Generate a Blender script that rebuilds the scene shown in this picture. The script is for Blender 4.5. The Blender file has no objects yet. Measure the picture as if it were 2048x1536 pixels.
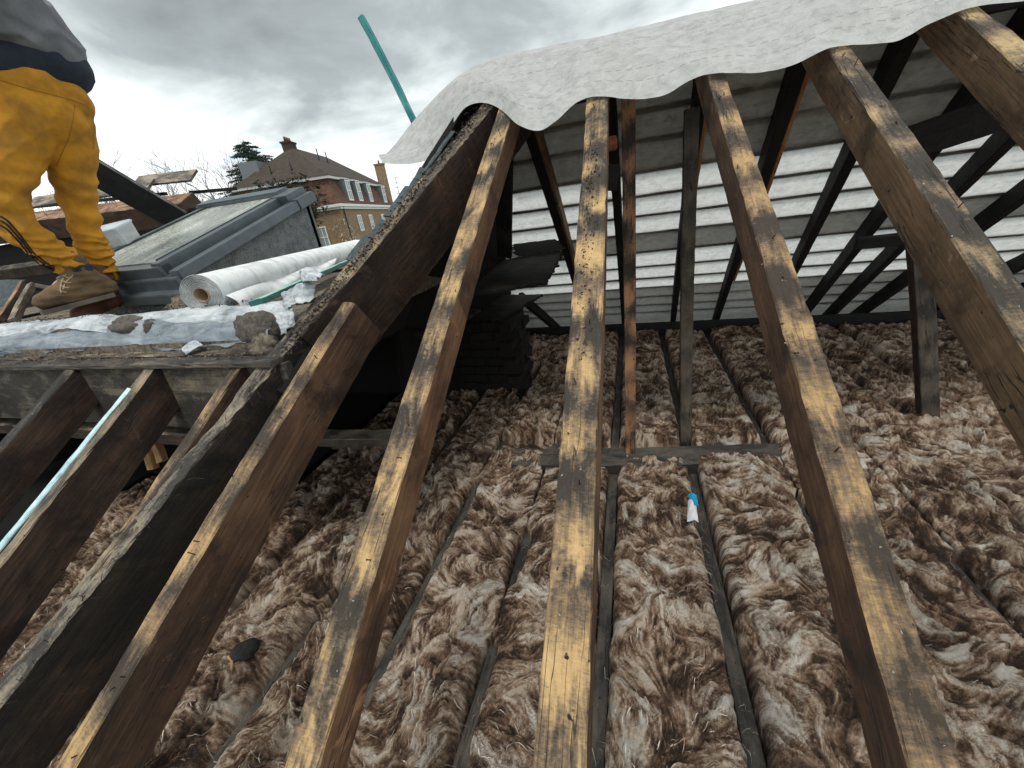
import bpy, bmesh, math, random
import numpy as np
from mathutils import Vector, Matrix
random.seed(7); rng = np.random.default_rng(7)
C = bpy.context.scene.collection
SC = bpy.context.scene

# ------------------------------------------------------------------ camera
F_PX = 760.0
_y = np.array([236, -380, F_PX]); _d = np.array([236, (236*236+F_PX*F_PX)/380, F_PX])
YC = _y/np.linalg.norm(_y); DC = _d/np.linalg.norm(_d); XC = np.cross(DC, YC); ZC = -DC
cam_d = bpy.data.cameras.new('camera'); cam = bpy.data.objects.new('camera', cam_d); C.objects.link(cam)
cam_d.sensor_width = 36; cam_d.lens = F_PX/2048*36; cam_d.clip_start = 0.02; cam_d.clip_end = 2000
cam.matrix_world = Matrix(((XC[0], -XC[1], -XC[2], 0), (YC[0], -YC[1], -YC[2], 0), (ZC[0], -ZC[1], -ZC[2], 0), (0, 0, 0, 1)))
SC.camera = cam

# ------------------------------------------------------------------ node helper
class NT:
    def __init__(s, tree): s.t = tree; s.n = tree.nodes; s.l = tree.links
    def new(s, k, **kw):
        x = s.n.new(k)
        for a, b in kw.items(): setattr(x, a, b)
        return x
    def put(s, sock, v):
        if isinstance(v, bpy.types.NodeSocket): s.l.new(v, sock)
        elif v is not None:
            if isinstance(v, (tuple, list)) and len(v) == 3 and sock.type == 'RGBA': v = (*v, 1)
            sock.default_value = v
    def math(s, op, a, b=None, c=None, clamp=False):
        x = s.new('ShaderNodeMath', operation=op, use_clamp=clamp); s.put(x.inputs[0], a)
        if b is not None: s.put(x.inputs[1], b)
        if c is not None: s.put(x.inputs[2], c)
        return x.outputs[0]
    def vmath(s, op, a, b=None):
        x = s.new('ShaderNodeVectorMath', operation=op); s.put(x.inputs[0], a)
        if b is not None: s.put(x.inputs[3 if op == 'SCALE' else 1], b)
        return x.outputs[0]
    def noise(s, vec, scale=5, detail=4, rough=.55, dist=0, color=False):
        x = s.new('ShaderNodeTexNoise'); s.put(x.inputs['Vector'], vec)
        x.inputs['Scale'].default_value = scale; x.inputs['Detail'].default_value = detail
        x.inputs['Roughness'].default_value = rough; x.inputs['Distortion'].default_value = dist
        return x.outputs['Color' if color else 'Fac']
    def ramp(s, fac, stops):
        x = s.new('ShaderNodeValToRGB'); e = x.color_ramp.elements
        while len(e) < len(stops): e.new(.5)
        for i, (p, c) in enumerate(stops):
            e[i].position = p; c = (c, c, c) if isinstance(c, (int, float)) else c; e[i].color = (*c, 1)
        s.put(x.inputs[0], fac); return x.outputs[0]
    def mix(s, fac, a, b, mode='MIX'):
        x = s.new('ShaderNodeMix', data_type='RGBA', blend_type=mode)
        s.put(x.inputs[0], fac); s.put(x.inputs[6], a); s.put(x.inputs[7], b); return x.outputs[2]
    def bump(s, h, st=.4, dist=.004):
        x = s.new('ShaderNodeBump'); x.inputs['Strength'].default_value = st
        x.inputs['Distance'].default_value = dist; s.put(x.inputs['Height'], h); return x.outputs[0]
    def sep(s, v):
        x = s.new('ShaderNodeSeparateXYZ'); s.put(x.inputs[0], v); return x.outputs
    def attr(s, name): return s.new('ShaderNodeAttribute', attribute_name=name)

MATS = {}
def mat(name, color=(.5, .5, .5), rough=.7, fn=None, **kw):
    m = bpy.data.materials.new(name); m.use_nodes = True
    n = NT(m.node_tree); p = m.node_tree.nodes['Principled BSDF']
    p.inputs['Base Color'].default_value = (*color, 1); p.inputs['Roughness'].default_value = rough
    for k, v in kw.items(): p.inputs[k].default_value = v
    tc = n.new('ShaderNodeTexCoord')
    if fn:
        r = fn(n, tc, p)
        if r is not None:
            if 'color' in r: n.put(p.inputs['Base Color'], r['color'])
            if 'normal' in r: n.put(p.inputs['Normal'], r['normal'])
            if 'rough' in r: n.put(p.inputs['Roughness'], r['rough'])
    MATS[name] = m; return m

# ------------------------------------------------------------------ sky, sun, exposure
SUN_EL, SUN_AZ = math.radians(66), math.radians(178)       # azimuth from +Y towards +X
world = bpy.data.worlds.new('World'); SC.world = world; world.use_nodes = True
n = NT(world.node_tree); bg = world.node_tree.nodes['Background']
sky = n.new('ShaderNodeTexSky', sky_type='NISHITA'); sky.sun_disc = False
sky.sun_elevation = SUN_EL; sky.sun_rotation = SUN_AZ
tc = n.new('ShaderNodeTexCoord'); g = tc.outputs['Generated']; sx = n.sep(g)
zz = n.math('ADD', n.math('MAXIMUM', sx[2], 0.0), .22)
cv = n.new('ShaderNodeCombineXYZ'); n.put(cv.inputs[0], n.math('DIVIDE', sx[0], zz)); n.put(cv.inputs[1], n.math('DIVIDE', sx[1], zz)); n.put(cv.inputs[2], sx[2])
cvec = n.vmath('ADD', cv.outputs[0], (20.5, 11.2, 0.0))
c1 = n.noise(cvec, .55, 8, .50, .25); c2 = n.noise(cvec, 1.9, 8, .56, .4)
cl = n.math('ADD', n.math('MULTIPLY', c1, .70), n.math('MULTIPLY', c2, .30))
hi = n.math('MULTIPLY', n.math('SUBTRACT', .33, sx[2]), .50)   # brighter towards the horizon
hi = n.math('MAXIMUM', hi, -.02)
cl2 = n.math('ADD', cl, hi)
ccol = n.ramp(cl2, [(.36, (.24, .268, .28)), (.44, (.36, .40, .41)), (.49, (.55, .605, .61)), (.545, (.80, .85, .86)), (.63, (1.0, 1.03, 1.03))])
gap = n.ramp(n.noise(cvec, 1.1, 6, .55, .2), [(.66, 0.0), (.74, 1.0)])
skyb = n.vmath('SCALE', sky.outputs[0], 1.4)
final = n.mix(n.math('MULTIPLY', gap, .65), n.vmath('SCALE', ccol, 10.0), skyb)
n.put(bg.inputs[0], final); bg.inputs[1].default_value = 0.1
sun_d = bpy.data.lights.new('sun', 'SUN'); sun_d.energy = 1.5; sun_d.angle = math.radians(14); sun_d.color = (1, .955, .88)
sun = bpy.data.objects.new('sun', sun_d); C.objects.link(sun)
sd = Vector((math.sin(SUN_AZ)*math.cos(SUN_EL), math.cos(SUN_AZ)*math.cos(SUN_EL), math.sin(SUN_EL)))
sun.rotation_euler = sd.to_track_quat('Z', 'Y').to_euler(); sun.location = (0, 0, 30)
SC.view_settings.view_transform = 'Standard'; SC.view_settings.look = 'None'
SC.view_settings.exposure = 0.46; SC.view_settings.gamma = 1; SC.view_settings.use_curve_mapping = False

# ------------------------------------------------------------------ measuring: a sight line meets a real plane
T36 = math.tan(math.radians(36)); PN = Vector((0, -math.sin(math.radians(36)), math.cos(math.radians(36))))
TQ = .727; QN = Vector((0, TQ, 1)).normalized(); ZF = -1.42
def ray(x, y):
    v = np.array([(x-1024)/F_PX, (y-768)/F_PX, 1.0]); return Vector((float(v@XC), float(v@YC), float(v@ZC)))
def atpl(x, y, nrm, d):                       # n . p = d
    r = ray(x, y); return r*(d/r.dot(nrm))
def aP(x, y, off=0): return atpl(x, y, PN, -.9*PN.z+off)
def aQ(x, y, off=0): return atpl(x, y, QN, (ZF+TQ*4.7)*QN.z+off)
def aY(x, y, Y): return atpl(x, y, Vector((0, 1, 0)), Y)
def aZ(x, y, Z): return atpl(x, y, Vector((0, 0, 1)), Z)
def aX(x, y, X): return atpl(x, y, Vector((1, 0, 0)), X)

# ------------------------------------------------------------------ object helpers
WM = {}
def setp(o, parent):
    if parent is not None:
        o.parent = parent; o.matrix_parent_inverse = WM[parent.name].inverted()
def thing(name, label, cat, loc=(0, 0, 0), group=None, kind=None):
    o = bpy.data.objects.new(name, None); C.objects.link(o); o.location = loc; o.empty_display_size = .05
    WM[o.name] = Matrix.Translation(Vector(loc)); o['label'] = label; o['category'] = cat
    if group: o['group'] = group
    if kind: o['kind'] = kind
    return o
def tag(o, label=None, cat=None, group=None, kind=None):
    for k, v in (('label', label), ('category', cat), ('group', group), ('kind', kind)):
        if v: o[k] = v
    return o
def link(name, me, m=None, parent=None, M=None, smooth=False):
    o = bpy.data.objects.new(name, me); C.objects.link(o)
    if m is not None:
        for mm in (m if isinstance(m, (list, tuple)) else [m]): me.materials.append(mm)
    M = M or Matrix.Identity(4)
    WM[o.name] = M; o.matrix_basis = M; setp(o, parent)
    if parent is not None: o.matrix_basis = M
    if smooth:
        for p in me.polygons: p.use_smooth = True
    return o
def mesh(name, v, f):
    me = bpy.data.meshes.new(name); me.from_pydata([tuple(map(float, p)) for p in v], [], f); me.update(); return me
def grid_mesh(name, co, attrs=None, close=False):
    """co: (m,n,3) array"""
    m_, n_ = co.shape[:2]; me = bpy.data.meshes.new(name)
    idx = np.arange(m_*n_).reshape(m_, n_)
    q = np.stack([idx[:-1, :-1], idx[:-1, 1:], idx[1:, 1:], idx[1:, :-1]], -1).reshape(-1, 4)
    me.vertices.add(m_*n_); me.vertices.foreach_set('co', co.reshape(-1).astype(np.float32))
    me.loops.add(q.size); me.loops.foreach_set('vertex_index', q.reshape(-1).astype(np.int32))
    me.polygons.add(len(q)); me.polygons.foreach_set('loop_start', (np.arange(len(q))*4).astype(np.int32))
    me.update(calc_edges=True)
    for k, a in (attrs or {}).items():
        at_ = me.attributes.new(k, 'FLOAT', 'POINT'); at_.data.foreach_set('value', a.reshape(-1).astype(np.float32))
    me.validate(); return me
def frame(A, B, up):
    A, B = Vector(A), Vector(B); x = (B-A).normalized(); z = (Vector(up)-x*Vector(up).dot(x)).normalized(); y = z.cross(x)
    return Matrix(((x.x, y.x, z.x, A.x), (x.y, y.y, z.y, A.y), (x.z, y.z, z.z, A.z), (0, 0, 0, 1)))
def beam_me(L, w, d, jit=.0012, seg=.035, ch=.003, wane=0.0, taper=0.0):
    """timber with its top face on z=0, hanging down to -d"""
    ns = max(2, int(L/seg)+1)
    sec = [(-w/2+ch, 0), (-w/6, 0), (w/6, 0), (w/2-ch, 0), (w/2, -ch), (w/2, -d/2), (w/2, -d+ch), (w/2-ch, -d), (-w/2+ch, -d), (-w/2, -d+ch), (-w/2, -d/2), (-w/2, -ch)]
    k = len(sec); V = []
    ph = [random.uniform(0, 6.28) for _ in range(6)]; bow = random.uniform(-1, 1)*jit*2
    wn = np.cumsum(np.random.default_rng(random.randrange(9999)).normal(0, 1, (ns, 4)), 0); wn -= wn.mean(0); wn /= (np.abs(wn).max(0)+1e-6)
    for i in range(ns):
        x = L*i/(ns-1); s = bow*math.sin(math.pi*i/(ns-1))*4; tp = 1-taper*i/(ns-1)
        for j, (y, z) in enumerate(sec):
            dy = random.gauss(0, jit*.45); dz = random.gauss(0, jit*.35)
            e = 0
            if wane and j in (2, 3, 4): e = wane*max(0, wn[i, 0])**1.0*(1 if j != 2 else .3)
            if wane and j in (0, 11): e = -wane*max(0, wn[i, 1])
            V.append((x, (y-e*.9)*tp+dy+s, z-abs(e)*(.8 if j in (0, 2, 3, 4, 11) else 0)+dz))
    Fc = [(i*k+j, i*k+(j+1) % k, (i+1)*k+(j+1) % k, (i+1)*k+j) for i in range(ns-1) for j in range(k)]
    Fc.append(tuple(range(k))[::-1]); Fc.append(tuple((ns-1)*k+j for j in range(k)))
    Fc = [tuple(reversed(f)) for f in Fc]
    return mesh('timber', V, Fc)
def beam(name, A, B, w, d, m, parent=None, up=(0, 0, 1), **kw):
    M = frame(A, B, up); L = (Vector(B)-Vector(A)).length
    return link(name, beam_me(L, w, d, **kw), m, parent, M)
def box_me(sx_, sy_, sz_, bev=.002):
    bm = bmesh.new(); bmesh.ops.create_cube(bm, size=1)
    bmesh.ops.scale(bm, vec=(sx_, sy_, sz_), verts=bm.verts)
    if bev: bmesh.ops.bevel(bm, geom=bm.edges[:], offset=bev, segments=1, affect='EDGES')
    me = bpy.data.meshes.new('box'); bm.to_mesh(me); bm.free(); return me
def box(name, c, s, m, parent=None, rot=None, bev=.002):
    M = Matrix.Translation(Vector(c)) @ (rot.to_4x4() if rot is not None else Matrix.Identity(4))
    return link(name, box_me(*s, bev), m, parent, M)
def prism(name, pts, ext, m, parent=None):
    """polygon pts (3D) extruded along vector ext"""
    P0 = [Vector(p) for p in pts]; e = Vector(ext); k = len(P0)
    V = P0+[p+e for p in P0]; Fc = [tuple(range(k)), tuple(range(2*k-1, k-1, -1))]+[(i, k+i, k+(i+1) % k, (i+1) % k) for i in range(k)]
    me = mesh(name, V, Fc); bm = bmesh.new(); bm.from_mesh(me); bmesh.ops.recalc_face_normals(bm, faces=bm.faces); bm.to_mesh(me); bm.free()
    return link(name, me, m, parent)
def tube_vf(path, rads, k=6, cap=True):
    V, Fc = [], []; path = [Vector(p) for p in path]
    ref = Vector((.31, .52, .79))
    for i, p in enumerate(path):
        t = (path[min(i+1, len(path)-1)]-path[max(i-1, 0)]).normalized()
        a = t.cross(ref).normalized(); b = t.cross(a)
        r = rads[i] if hasattr(rads, '__len__') else rads
        for j in range(k):
            q = 2*math.pi*j/k; V.append(p+a*math.cos(q)*r+b*math.sin(q)*r)
    for i in range(len(path)-1):
        for j in range(k): Fc.append((i*k+j, i*k+(j+1) % k, (i+1)*k+(j+1) % k, (i+1)*k+j))
    if cap: Fc += [tuple(range(k))[::-1], tuple((len(path)-1)*k+j for j in range(k))]
    return V, Fc
class Acc:
    def __init__(s): s.v = []; s.f = []
    def add(s, V, Fc):
        b = len(s.v); s.v += [tuple(p) for p in V]; s.f += [tuple(i+b for i in f) for f in Fc]; return s
    def me(s, name): return mesh(name, s.v, s.f)
def tube(name, path, r, m, parent=None, k=8, smooth=True):
    V, Fc = tube_vf(path, r, k); return link(name, mesh(name, V, Fc), m, parent, smooth=smooth)

# ---- numpy lattice noise
_lat = rng.random((6, 256, 256))
def vn(x, y, s=0):
    x = np.asarray(x, float); y = np.asarray(y, float)
    xi = np.floor(x).astype(int); yi = np.floor(y).astype(int); fx = x-xi; fy = y-yi
    fx = fx*fx*fx*(fx*(fx*6-15)+10); fy = fy*fy*fy*(fy*(fy*6-15)+10); L = _lat[s % 6]; o = s*37
    a = L[(xi+o) & 255, yi & 255]; b = L[(xi+1+o) & 255, yi & 255]; c = L[(xi+o) & 255, (yi+1) & 255]; d = L[(xi+1+o) & 255, (yi+1) & 255]
    return (a*(1-fx)+b*fx)*(1-fy)+(c*(1-fx)+d*fx)*fy
def fbm(x, y, s=0, o=4, g=.5):
    r = 0; a = 1; t = 0
    for i in range(o): r = r+a*vn(x*2**i+i*17.3, y*2**i+i*9.1, s+i); t += a; a *= g
    return r/t

# ------------------------------------------------------------------ materials
def obj_vec(n, tc, jitter=True):
    v = tc.outputs['Object']
    if jitter:
        oi = n.new('ShaderNodeObjectInfo'); r = n.math('MULTIPLY', oi.outputs['Random'], 37.0)
        cb = n.new('ShaderNodeCombineXYZ'); n.put(cb.inputs[0], r); n.put(cb.inputs[1], r); n.put(cb.inputs[2], r)
        v = n.vmath('ADD', v, cb.outputs[0])
    return v
def wood(name, s0, s1, s2, t0, t1, t2, yel=.5, rough=.8, mould=0.0, bands=.15):
    def fn(n, tc, p):
        v = obj_vec(n, tc)
        nz = n.sep(tc.outputs['Normal'])[2]; top = n.ramp(nz, [(.35, 0.0), (.6, 1.0)])
        grain = n.noise(n.vmath('MULTIPLY', v, (5, 130, 130)), 1, 6, .7, .3)
        gr2 = n.noise(n.vmath('MULTIPLY', v, (14, 260, 260)), 1, 3, .6)
        cross = n.noise(n.vmath('MULTIPLY', v, (260, 60, 60)), 1, 5, .75, .6)
        patch = n.noise(n.vmath('MULTIPLY', v, (6.5, 15, 15)), 1, 7, .62, .5)
        dirt = n.noise(v, 85, 7, .78)
        bx = n.sep(v)[0]
        band = n.math('MULTIPLY', n.math('SINE', n.math('ADD', n.math('MULTIPLY', bx, 35.0), n.math('MULTIPLY', patch, 5.0))), bands*.5)
        bx0 = n.sep(tc.outputs['Object'])[0]
        f = n.math('ADD', n.math('ADD', n.math('ADD', patch, n.math('ADD', n.math('MULTIPLY', n.math('SUBTRACT', 1.7, bx0), .028), n.math('MULTIPLY', n.math('SUBTRACT', n.new('ShaderNodeObjectInfo').outputs['Random'], .6), .12))), band), n.math('MULTIPLY', n.math('SUBTRACT', n.math('ADD', n.math('MULTIPLY', grain, .5), n.math('MULTIPLY', cross, .5)), .5), .62))
        f = n.math('ADD', f, n.math('MULTIPLY', n.math('SUBTRACT', dirt, .5), .32))
        big = n.noise(v, 2.6, 3, .5); f = n.math('ADD', f, n.math('MULTIPLY', n.math('SUBTRACT', big, .5), .30))
        tm = tuple(t1[i]*.55+t2[i]*.45 for i in range(3))
        tcol = n.ramp(f, [(.66-yel*.5, t0), (.75-yel*.5, t1), (.83-yel*.5, tm), (.90-yel*.5, t2), (1.04-yel*.5, tuple(min(1, c*1.35) for c in t2))])
        crust = n.ramp(n.noise(v, 38, 7, .72, .2), [(.62, 0.0), (.68, 1.0)])
        tcol = n.mix(n.math('MULTIPLY', crust, .5), tcol, (.25, .215, .17))
        sf = n.math('ADD', n.math('MULTIPLY', grain, .45), n.math('MULTIPLY', n.noise(n.vmath('MULTIPLY', v, (3, 7, 7)), 1, 6, .62, .4), .55))
        scol = n.ramp(sf, [(.36, s0), (.50, s1), (.63, s2)])
        stain = n.ramp(n.noise(v, 9, 7, .7, .6), [(.60, 0.0), (.68, .7)]); scol = n.mix(stain, scol, tuple(min(1, c*1.9) for c in s2))
        blot = n.ramp(n.noise(v, 6, 6, .65, .4), [(.36, .85), (.48, 0.0)]); scol = n.mix(blot, scol, s0)
        scol = n.mix(n.ramp(dirt, [(.60, 0.0), (.72, .6)]), scol, s0)
        if mould:
            mk = n.ramp(n.noise(n.vmath('MULTIPLY', v, (5, 9, 9)), 1, 8, .7, .8), [(.60, 0.0), (.72, mould)])
            scol = n.mix(mk, scol, (.62, .60, .58))
        col = n.mix(top, scol, tcol)
        ck = n.noise(n.vmath('MULTIPLY', v, (2.2, 42, 42)), 1, 3, .5, .2); ck = n.math('ABSOLUTE', n.math('SUBTRACT', ck, .5))
        cm_ = n.ramp(n.noise(v, 4.5, 3, .5), [(.50, 0.0), (.56, 1.0)]); crk = n.math('MULTIPLY', n.ramp(ck, [(.004, 1.0), (.013, 0.0)]), cm_); col = n.mix(n.math('MULTIPLY', crk, .85), col, (.012, .009, .007))
        holes = n.ramp(n.noise(v, 55, 2, .5), [(.25, 0.0), (.29, 1.0)])
        col = n.mix(holes, (.012, .01, .008), col)
        h = n.math('ADD', n.math('ADD', n.math('MULTIPLY', grain, .6), n.math('MULTIPLY', gr2, .3)), n.math('SUBTRACT', n.math('ADD', n.math('MULTIPLY', dirt, .7), n.math('MULTIPLY', cross, .35)), n.math('MULTIPLY', crk, 1.2)))
        return dict(color=col, normal=n.bump(h, .75, .003), rough=n.ramp(dirt, [(.3, rough-.15), (.7, min(1, rough+.15))]))
    return mat(name, rough=rough, fn=fn)
W_RAFT = wood('rafter_wood', (.024, .013, .009), (.092, .048, .027), (.19, .10, .055), (.040, .028, .018), (.125, .084, .052), (.40, .26, .12), yel=.45)
W_RAFT2 = wood('rafter_wood_pale', (.036, .018, .011), (.14, .068, .033), (.27, .145, .072), (.036, .028, .021), (.14, .098, .062), (.45, .30, .14), yel=.475)
W_TAN = wood('rafter_wood_tan', (.055, .032, .018), (.17, .103, .055), (.28, .18, .10), (.036, .029, .022), (.15, .108, .070), (.41, .295, .15), yel=.48)
W_GREY = wood('old_grey_wood', (.008, .007, .0065), (.030, .022, .016), (.085, .050, .030), (.040, .035, .030), (.15, .13, .105), (.34, .28, .19), yel=.50, rough=.9, bands=0)
W_HIP = wood('hip_wood', (.012, .008, .006), (.042, .025, .017), (.11, .060, .037), (.022, .020, .018), (.085, .072, .058), (.26, .20, .13), yel=.47, rough=.9, bands=0)
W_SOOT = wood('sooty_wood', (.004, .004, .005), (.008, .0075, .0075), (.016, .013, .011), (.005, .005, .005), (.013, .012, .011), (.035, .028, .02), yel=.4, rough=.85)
W_POST = wood('red_post_wood', (.035, .013, .008), (.10, .036, .018), (.20, .08, .04), (.03, .02, .015), (.1, .06, .04), (.3, .15, .08), yel=.5)
W_JOIST = wood('joist_wood', (.012, .011, .010), (.03, .027, .023), (.06, .05, .04), (.030, .029, .026), (.065, .060, .052), (.12, .105, .085), yel=.48, rough=.85, bands=0)
W_POST2 = wood('grey_post_wood', (.028, .018, .012), (.066, .043, .027), (.115, .076, .048), (.03, .025, .02), (.06, .05, .04), (.1, .08, .06), yel=.5)
W_POST3 = wood('brown_post_wood', (.018, .011, .007), (.045, .028, .018), (.080, .052, .034), (.03, .025, .02), (.06, .05, .04), (.1, .08, .06), yel=.5)
W_FASC = wood('fascia_wood', (.025, .021, .018), (.070, .058, .046), (.15, .125, .10), (.03, .026, .022), (.085, .072, .058), (.22, .18, .125), yel=.46, mould=.85, bands=0)
W_FRESH = wood('new_wood', (.25, .12, .05), (.42, .22, .09), (.55, .32, .14), (.3, .18, .08), (.42, .25, .1), (.55, .35, .16), yel=.5)
W_BACK = wood('weathered_board', (.05, .04, .03), (.11, .085, .06), (.20, .16, .11), (.09, .08, .065), (.22, .19, .15), (.42, .36, .26), yel=.5, bands=0)
W_ORNG = wood('orange_beam', (.035, .018, .012), (.075, .042, .028), (.13, .075, .048), (.10, .05, .03), (.21, .11, .062), (.38, .23, .14), yel=.58, bands=0)
W_BLACK = wood('charred_board', (.007, .008, .009), (.013, .0145, .016), (.024, .025, .026), (.05, .05, .05), (.10, .10, .10), (.2, .2, .2), yel=.4)

def greenfn(n, tc, p):
    v = obj_vec(n, tc); g1 = n.noise(n.vmath('MULTIPLY', v, (5, 110, 110)), 1, 5, .6, .3); g2 = n.noise(v, 9, 5, .6)
    nz = n.sep(tc.outputs['Normal'])[2]
    a = n.ramp(n.math('ADD', n.math('MULTIPLY', g1, .5), n.math('MULTIPLY', g2, .5)), [(.38, (.012, .12, .125)), (.52, (.03, .24, .24)), (.66, (.12, .42, .38))])
    return dict(color=a, normal=n.bump(g1, .5, .002))
M_GREEN = mat('treated_batten', rough=.6, fn=greenfn)
def palegreenfn(n, tc, p):
    v = obj_vec(n, tc); g1 = n.noise(n.vmath('MULTIPLY', v, (5, 110, 110)), 1, 5, .6, .3); g2 = n.noise(v, 12, 5, .6)
    top = n.ramp(n.sep(tc.outputs['Normal'])[2], [(.35, 0.0), (.6, 1.0)])
    a = n.ramp(n.math('ADD', n.math('MULTIPLY', g1, .5), n.math('MULTIPLY', g2, .5)), [(.38, (.14, .38, .32)), (.52, (.30, .58, .48)), (.66, (.55, .70, .50))])
    return dict(color=n.mix(top, (.02, .12, .11), a), normal=n.bump(g1, .5, .002))
M_PGREEN = mat('pale_green_batten', rough=.6, fn=palegreenfn)
def spk0(c0, c1, sc_):
    def fn(n, tc, p):
        v = tc.outputs['Object']; f = n.noise(v, sc_, 6, .6, .5); g2 = n.noise(v, 260, 3, .6)
        return dict(color=n.ramp(f, [(.36, c0), (.56, c1)]), normal=n.bump(n.math('ADD', f, n.math('MULTIPLY', g2, .3)), .5, .006))
    return fn
def membfn(dash, tl=.42):
    def fn(n, tc, p):
        v = tc.outputs['Object']
        f1 = n.noise(v, 26, 6, .65, .6); f2 = n.noise(v, 240, 3, .6); f3 = n.noise(n.vmath('MULTIPLY', v, (1, 6, 6)), 9, 5, .6, .5)
        f = n.math('ADD', n.math('MULTIPLY', f1, .5), n.math('ADD', n.math('MULTIPLY', f2, .25), n.math('MULTIPLY', f3, .25)))
        col = n.ramp(f, [(.34, (.46, .47, .465)), (.5, (.68, .69, .685)), (.66, (.84, .85, .845))])
        if dash:
            u = n.attr('u').outputs['Fac']; w = n.attr('w').outputs['Fac']
            on = n.math('GREATER_THAN', n.math('FRACT', n.math('MULTIPLY', u, 26.0)), .40)
            tot = None
            for ww in (.085, .125, .235, .275):
                a = n.math('LESS_THAN', n.math('ABSOLUTE', n.math('SUBTRACT', w, ww)), .0018)
                tot = a if tot is None else n.math('MAXIMUM', tot, a)
            col = n.mix(n.math('MULTIPLY', n.math('MULTIPLY', tot, on), .32), col, (.10, .10, .10))
        h = n.math('ADD', f1, n.math('MULTIPLY', f2, .5)); nb = n.bump(h, .35, .004)
        n.put(p.inputs['Base Color'], col); n.put(p.inputs['Normal'], nb); p.inputs['Roughness'].default_value = .75
        tr = n.new('ShaderNodeBsdfTranslucent'); n.put(tr.inputs[0], n.mix(1.0, col, (1.0, .985, .96), 'MULTIPLY')); n.put(tr.inputs['Normal'], nb)
        mx = n.new('ShaderNodeMixShader'); mx.inputs[0].default_value = tl
        out = n.n['Material Output']; n.l.new(p.outputs[0], mx.inputs[1]); n.l.new(tr.outputs[0], mx.inputs[2]); n.l.new(mx.outputs[0], out.inputs[0])
    return fn
M_MEMB = mat('membrane', fn=membfn(False)); M_MEMBW = mat('membrane_white', (.78, .80, .80), .8, fn=spk0((.60, .62, .63), (.84, .86, .86), 14)); M_MEMBD2 = mat('membrane_dense', fn=membfn(False, .20)); M_MEMBF = mat('membrane_thin', fn=membfn(False, .70)); M_MEMBD = mat('membrane_printed', fn=membfn(True))
def woolfn(n, tc, p):
    v = tc.outputs['Object']
    a = n.attr('fib').outputs['Fac']; b = n.attr('wht').outputs['Fac']; pt = n.attr('pot').outputs['Fac']
    w = n.noise(v, 5, 3, .5, color=True); vv = n.vmath('ADD', v, n.vmath('SCALE', w, .28))
    fuzz = n.noise(vv, 210, 5, .75, 1.0); fine = fuzz
    fine = n.math('ADD', n.math('MULTIPLY', n.math('SUBTRACT', fine, .5), 2.7), .5)
    f = n.math('ADD', n.math('MULTIPLY', a, .64), n.math('MULTIPLY', fine, .36))
    brown = n.ramp(f, [(.20, (.034, .018, .011)), (.40, (.19, .112, .070)), (.57, (.42, .278, .185)), (.80, (.86, .72, .58))])
    white = n.ramp(f, [(.18, (.14, .10, .072)), (.38, (.40, .315, .245)), (.55, (.68, .585, .495)), (.78, (.93, .88, .81))])
    b2 = n.math('ADD', b, n.math('MULTIPLY', n.math('SUBTRACT', fuzz, .5), .45)); col = n.mix(n.ramp(b2, [(.56, 0.0), (.70, .95)]), brown, white)
    sp = n.ramp(n.noise(v, 85, 3, .6), [(.30, 1.0), (.335, 0.0)])
    col = n.mix(n.math('MULTIPLY', sp, .8), col, (.03, .02, .015))
    return dict(color=col, normal=n.bump(n.math('ADD', fine, n.math('MULTIPLY', a, .8)), 1.0, .006))
M_WOOL = mat('mineral_wool', rough=.95, fn=woolfn)
M_STRAND = mat('wool_strand', (.36, .26, .18), .9)
def leadfn(n, tc, p):
    v = tc.outputs['Object']; f = n.noise(v, 7, 8, .65, .8); g2 = n.noise(n.vmath('MULTIPLY', v, (3, 14, 14)), 2, 8, .7, 1.2); d = n.noise(v, 30, 6, .7)
    col = n.ramp(n.math('ADD', n.math('MULTIPLY', f, .5), n.math('MULTIPLY', g2, .5)), [(.36, (.13, .15, .17)), (.47, (.38, .42, .45)), (.60, (.66, .69, .71))])
    col = n.mix(n.ramp(d, [(.60, 0.0), (.68, .75)]), col, (.10, .085, .07))
    return dict(color=col, normal=n.bump(n.math('ADD', g2, d), .5, .006), rough=n.ramp(f, [(.3, .42), (.7, .75)]))
M_LEAD = mat('old_lead', rough=.6, fn=leadfn, Metallic=.15)
def leadfn2(n, tc, p):
    r = leadfn(n, tc, p); r['color'] = n.mix(1.0, r['color'], (.52, .56, .60), 'MULTIPLY'); return r
M_LEADD = mat('dark_lead', rough=.5, fn=leadfn2, Metallic=.2)
def spk(c0, c1, scale=60, bst=.6, bd=.004, mid=.5, sp=.12):
    def fn(n, tc, p):
        v = obj_vec(n, tc); f = n.noise(v, scale, 6, .7); g2 = n.noise(v, scale*.12, 5, .6)
        return dict(color=n.ramp(n.math('ADD', n.math('MULTIPLY', f, .7), n.math('MULTIPLY', g2, .3)), [(mid-sp, c0), (mid+sp, c1)]), normal=n.bump(f, bst, bd))
    return fn
M_MORTAR = mat('grey_mortar', rough=.95, fn=spk((.045, .038, .032), (.15, .13, .115), 90, .9, .006))
M_SOOTY = mat('soot_clod', rough=.95, fn=spk((.006, .006, .006), (.028, .026, .024), 60, .9, .006))
M_FELT = mat('mineral_felt', rough=.95, fn=spk((.045, .050, .053), (.24, .26, .26), 150, .6, .003, sp=.10))
M_GREYM = mat('grey_metal', rough=.42, fn=spk((.085, .10, .115), (.135, .155, .17), 12, .06, .002), Metallic=.35)
M_RUBBLE = mat('rubble', rough=.95, fn=spk((.04, .03, .02), (.26, .22, .17), 40, 1.0, .01))
M_DARK = mat('dark_void', rough=.95, fn=spk((.002, .002, .0022), (.005, .0045, .0045), 30))  # near-black base colour stands in for deep shade inside the loft
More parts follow.
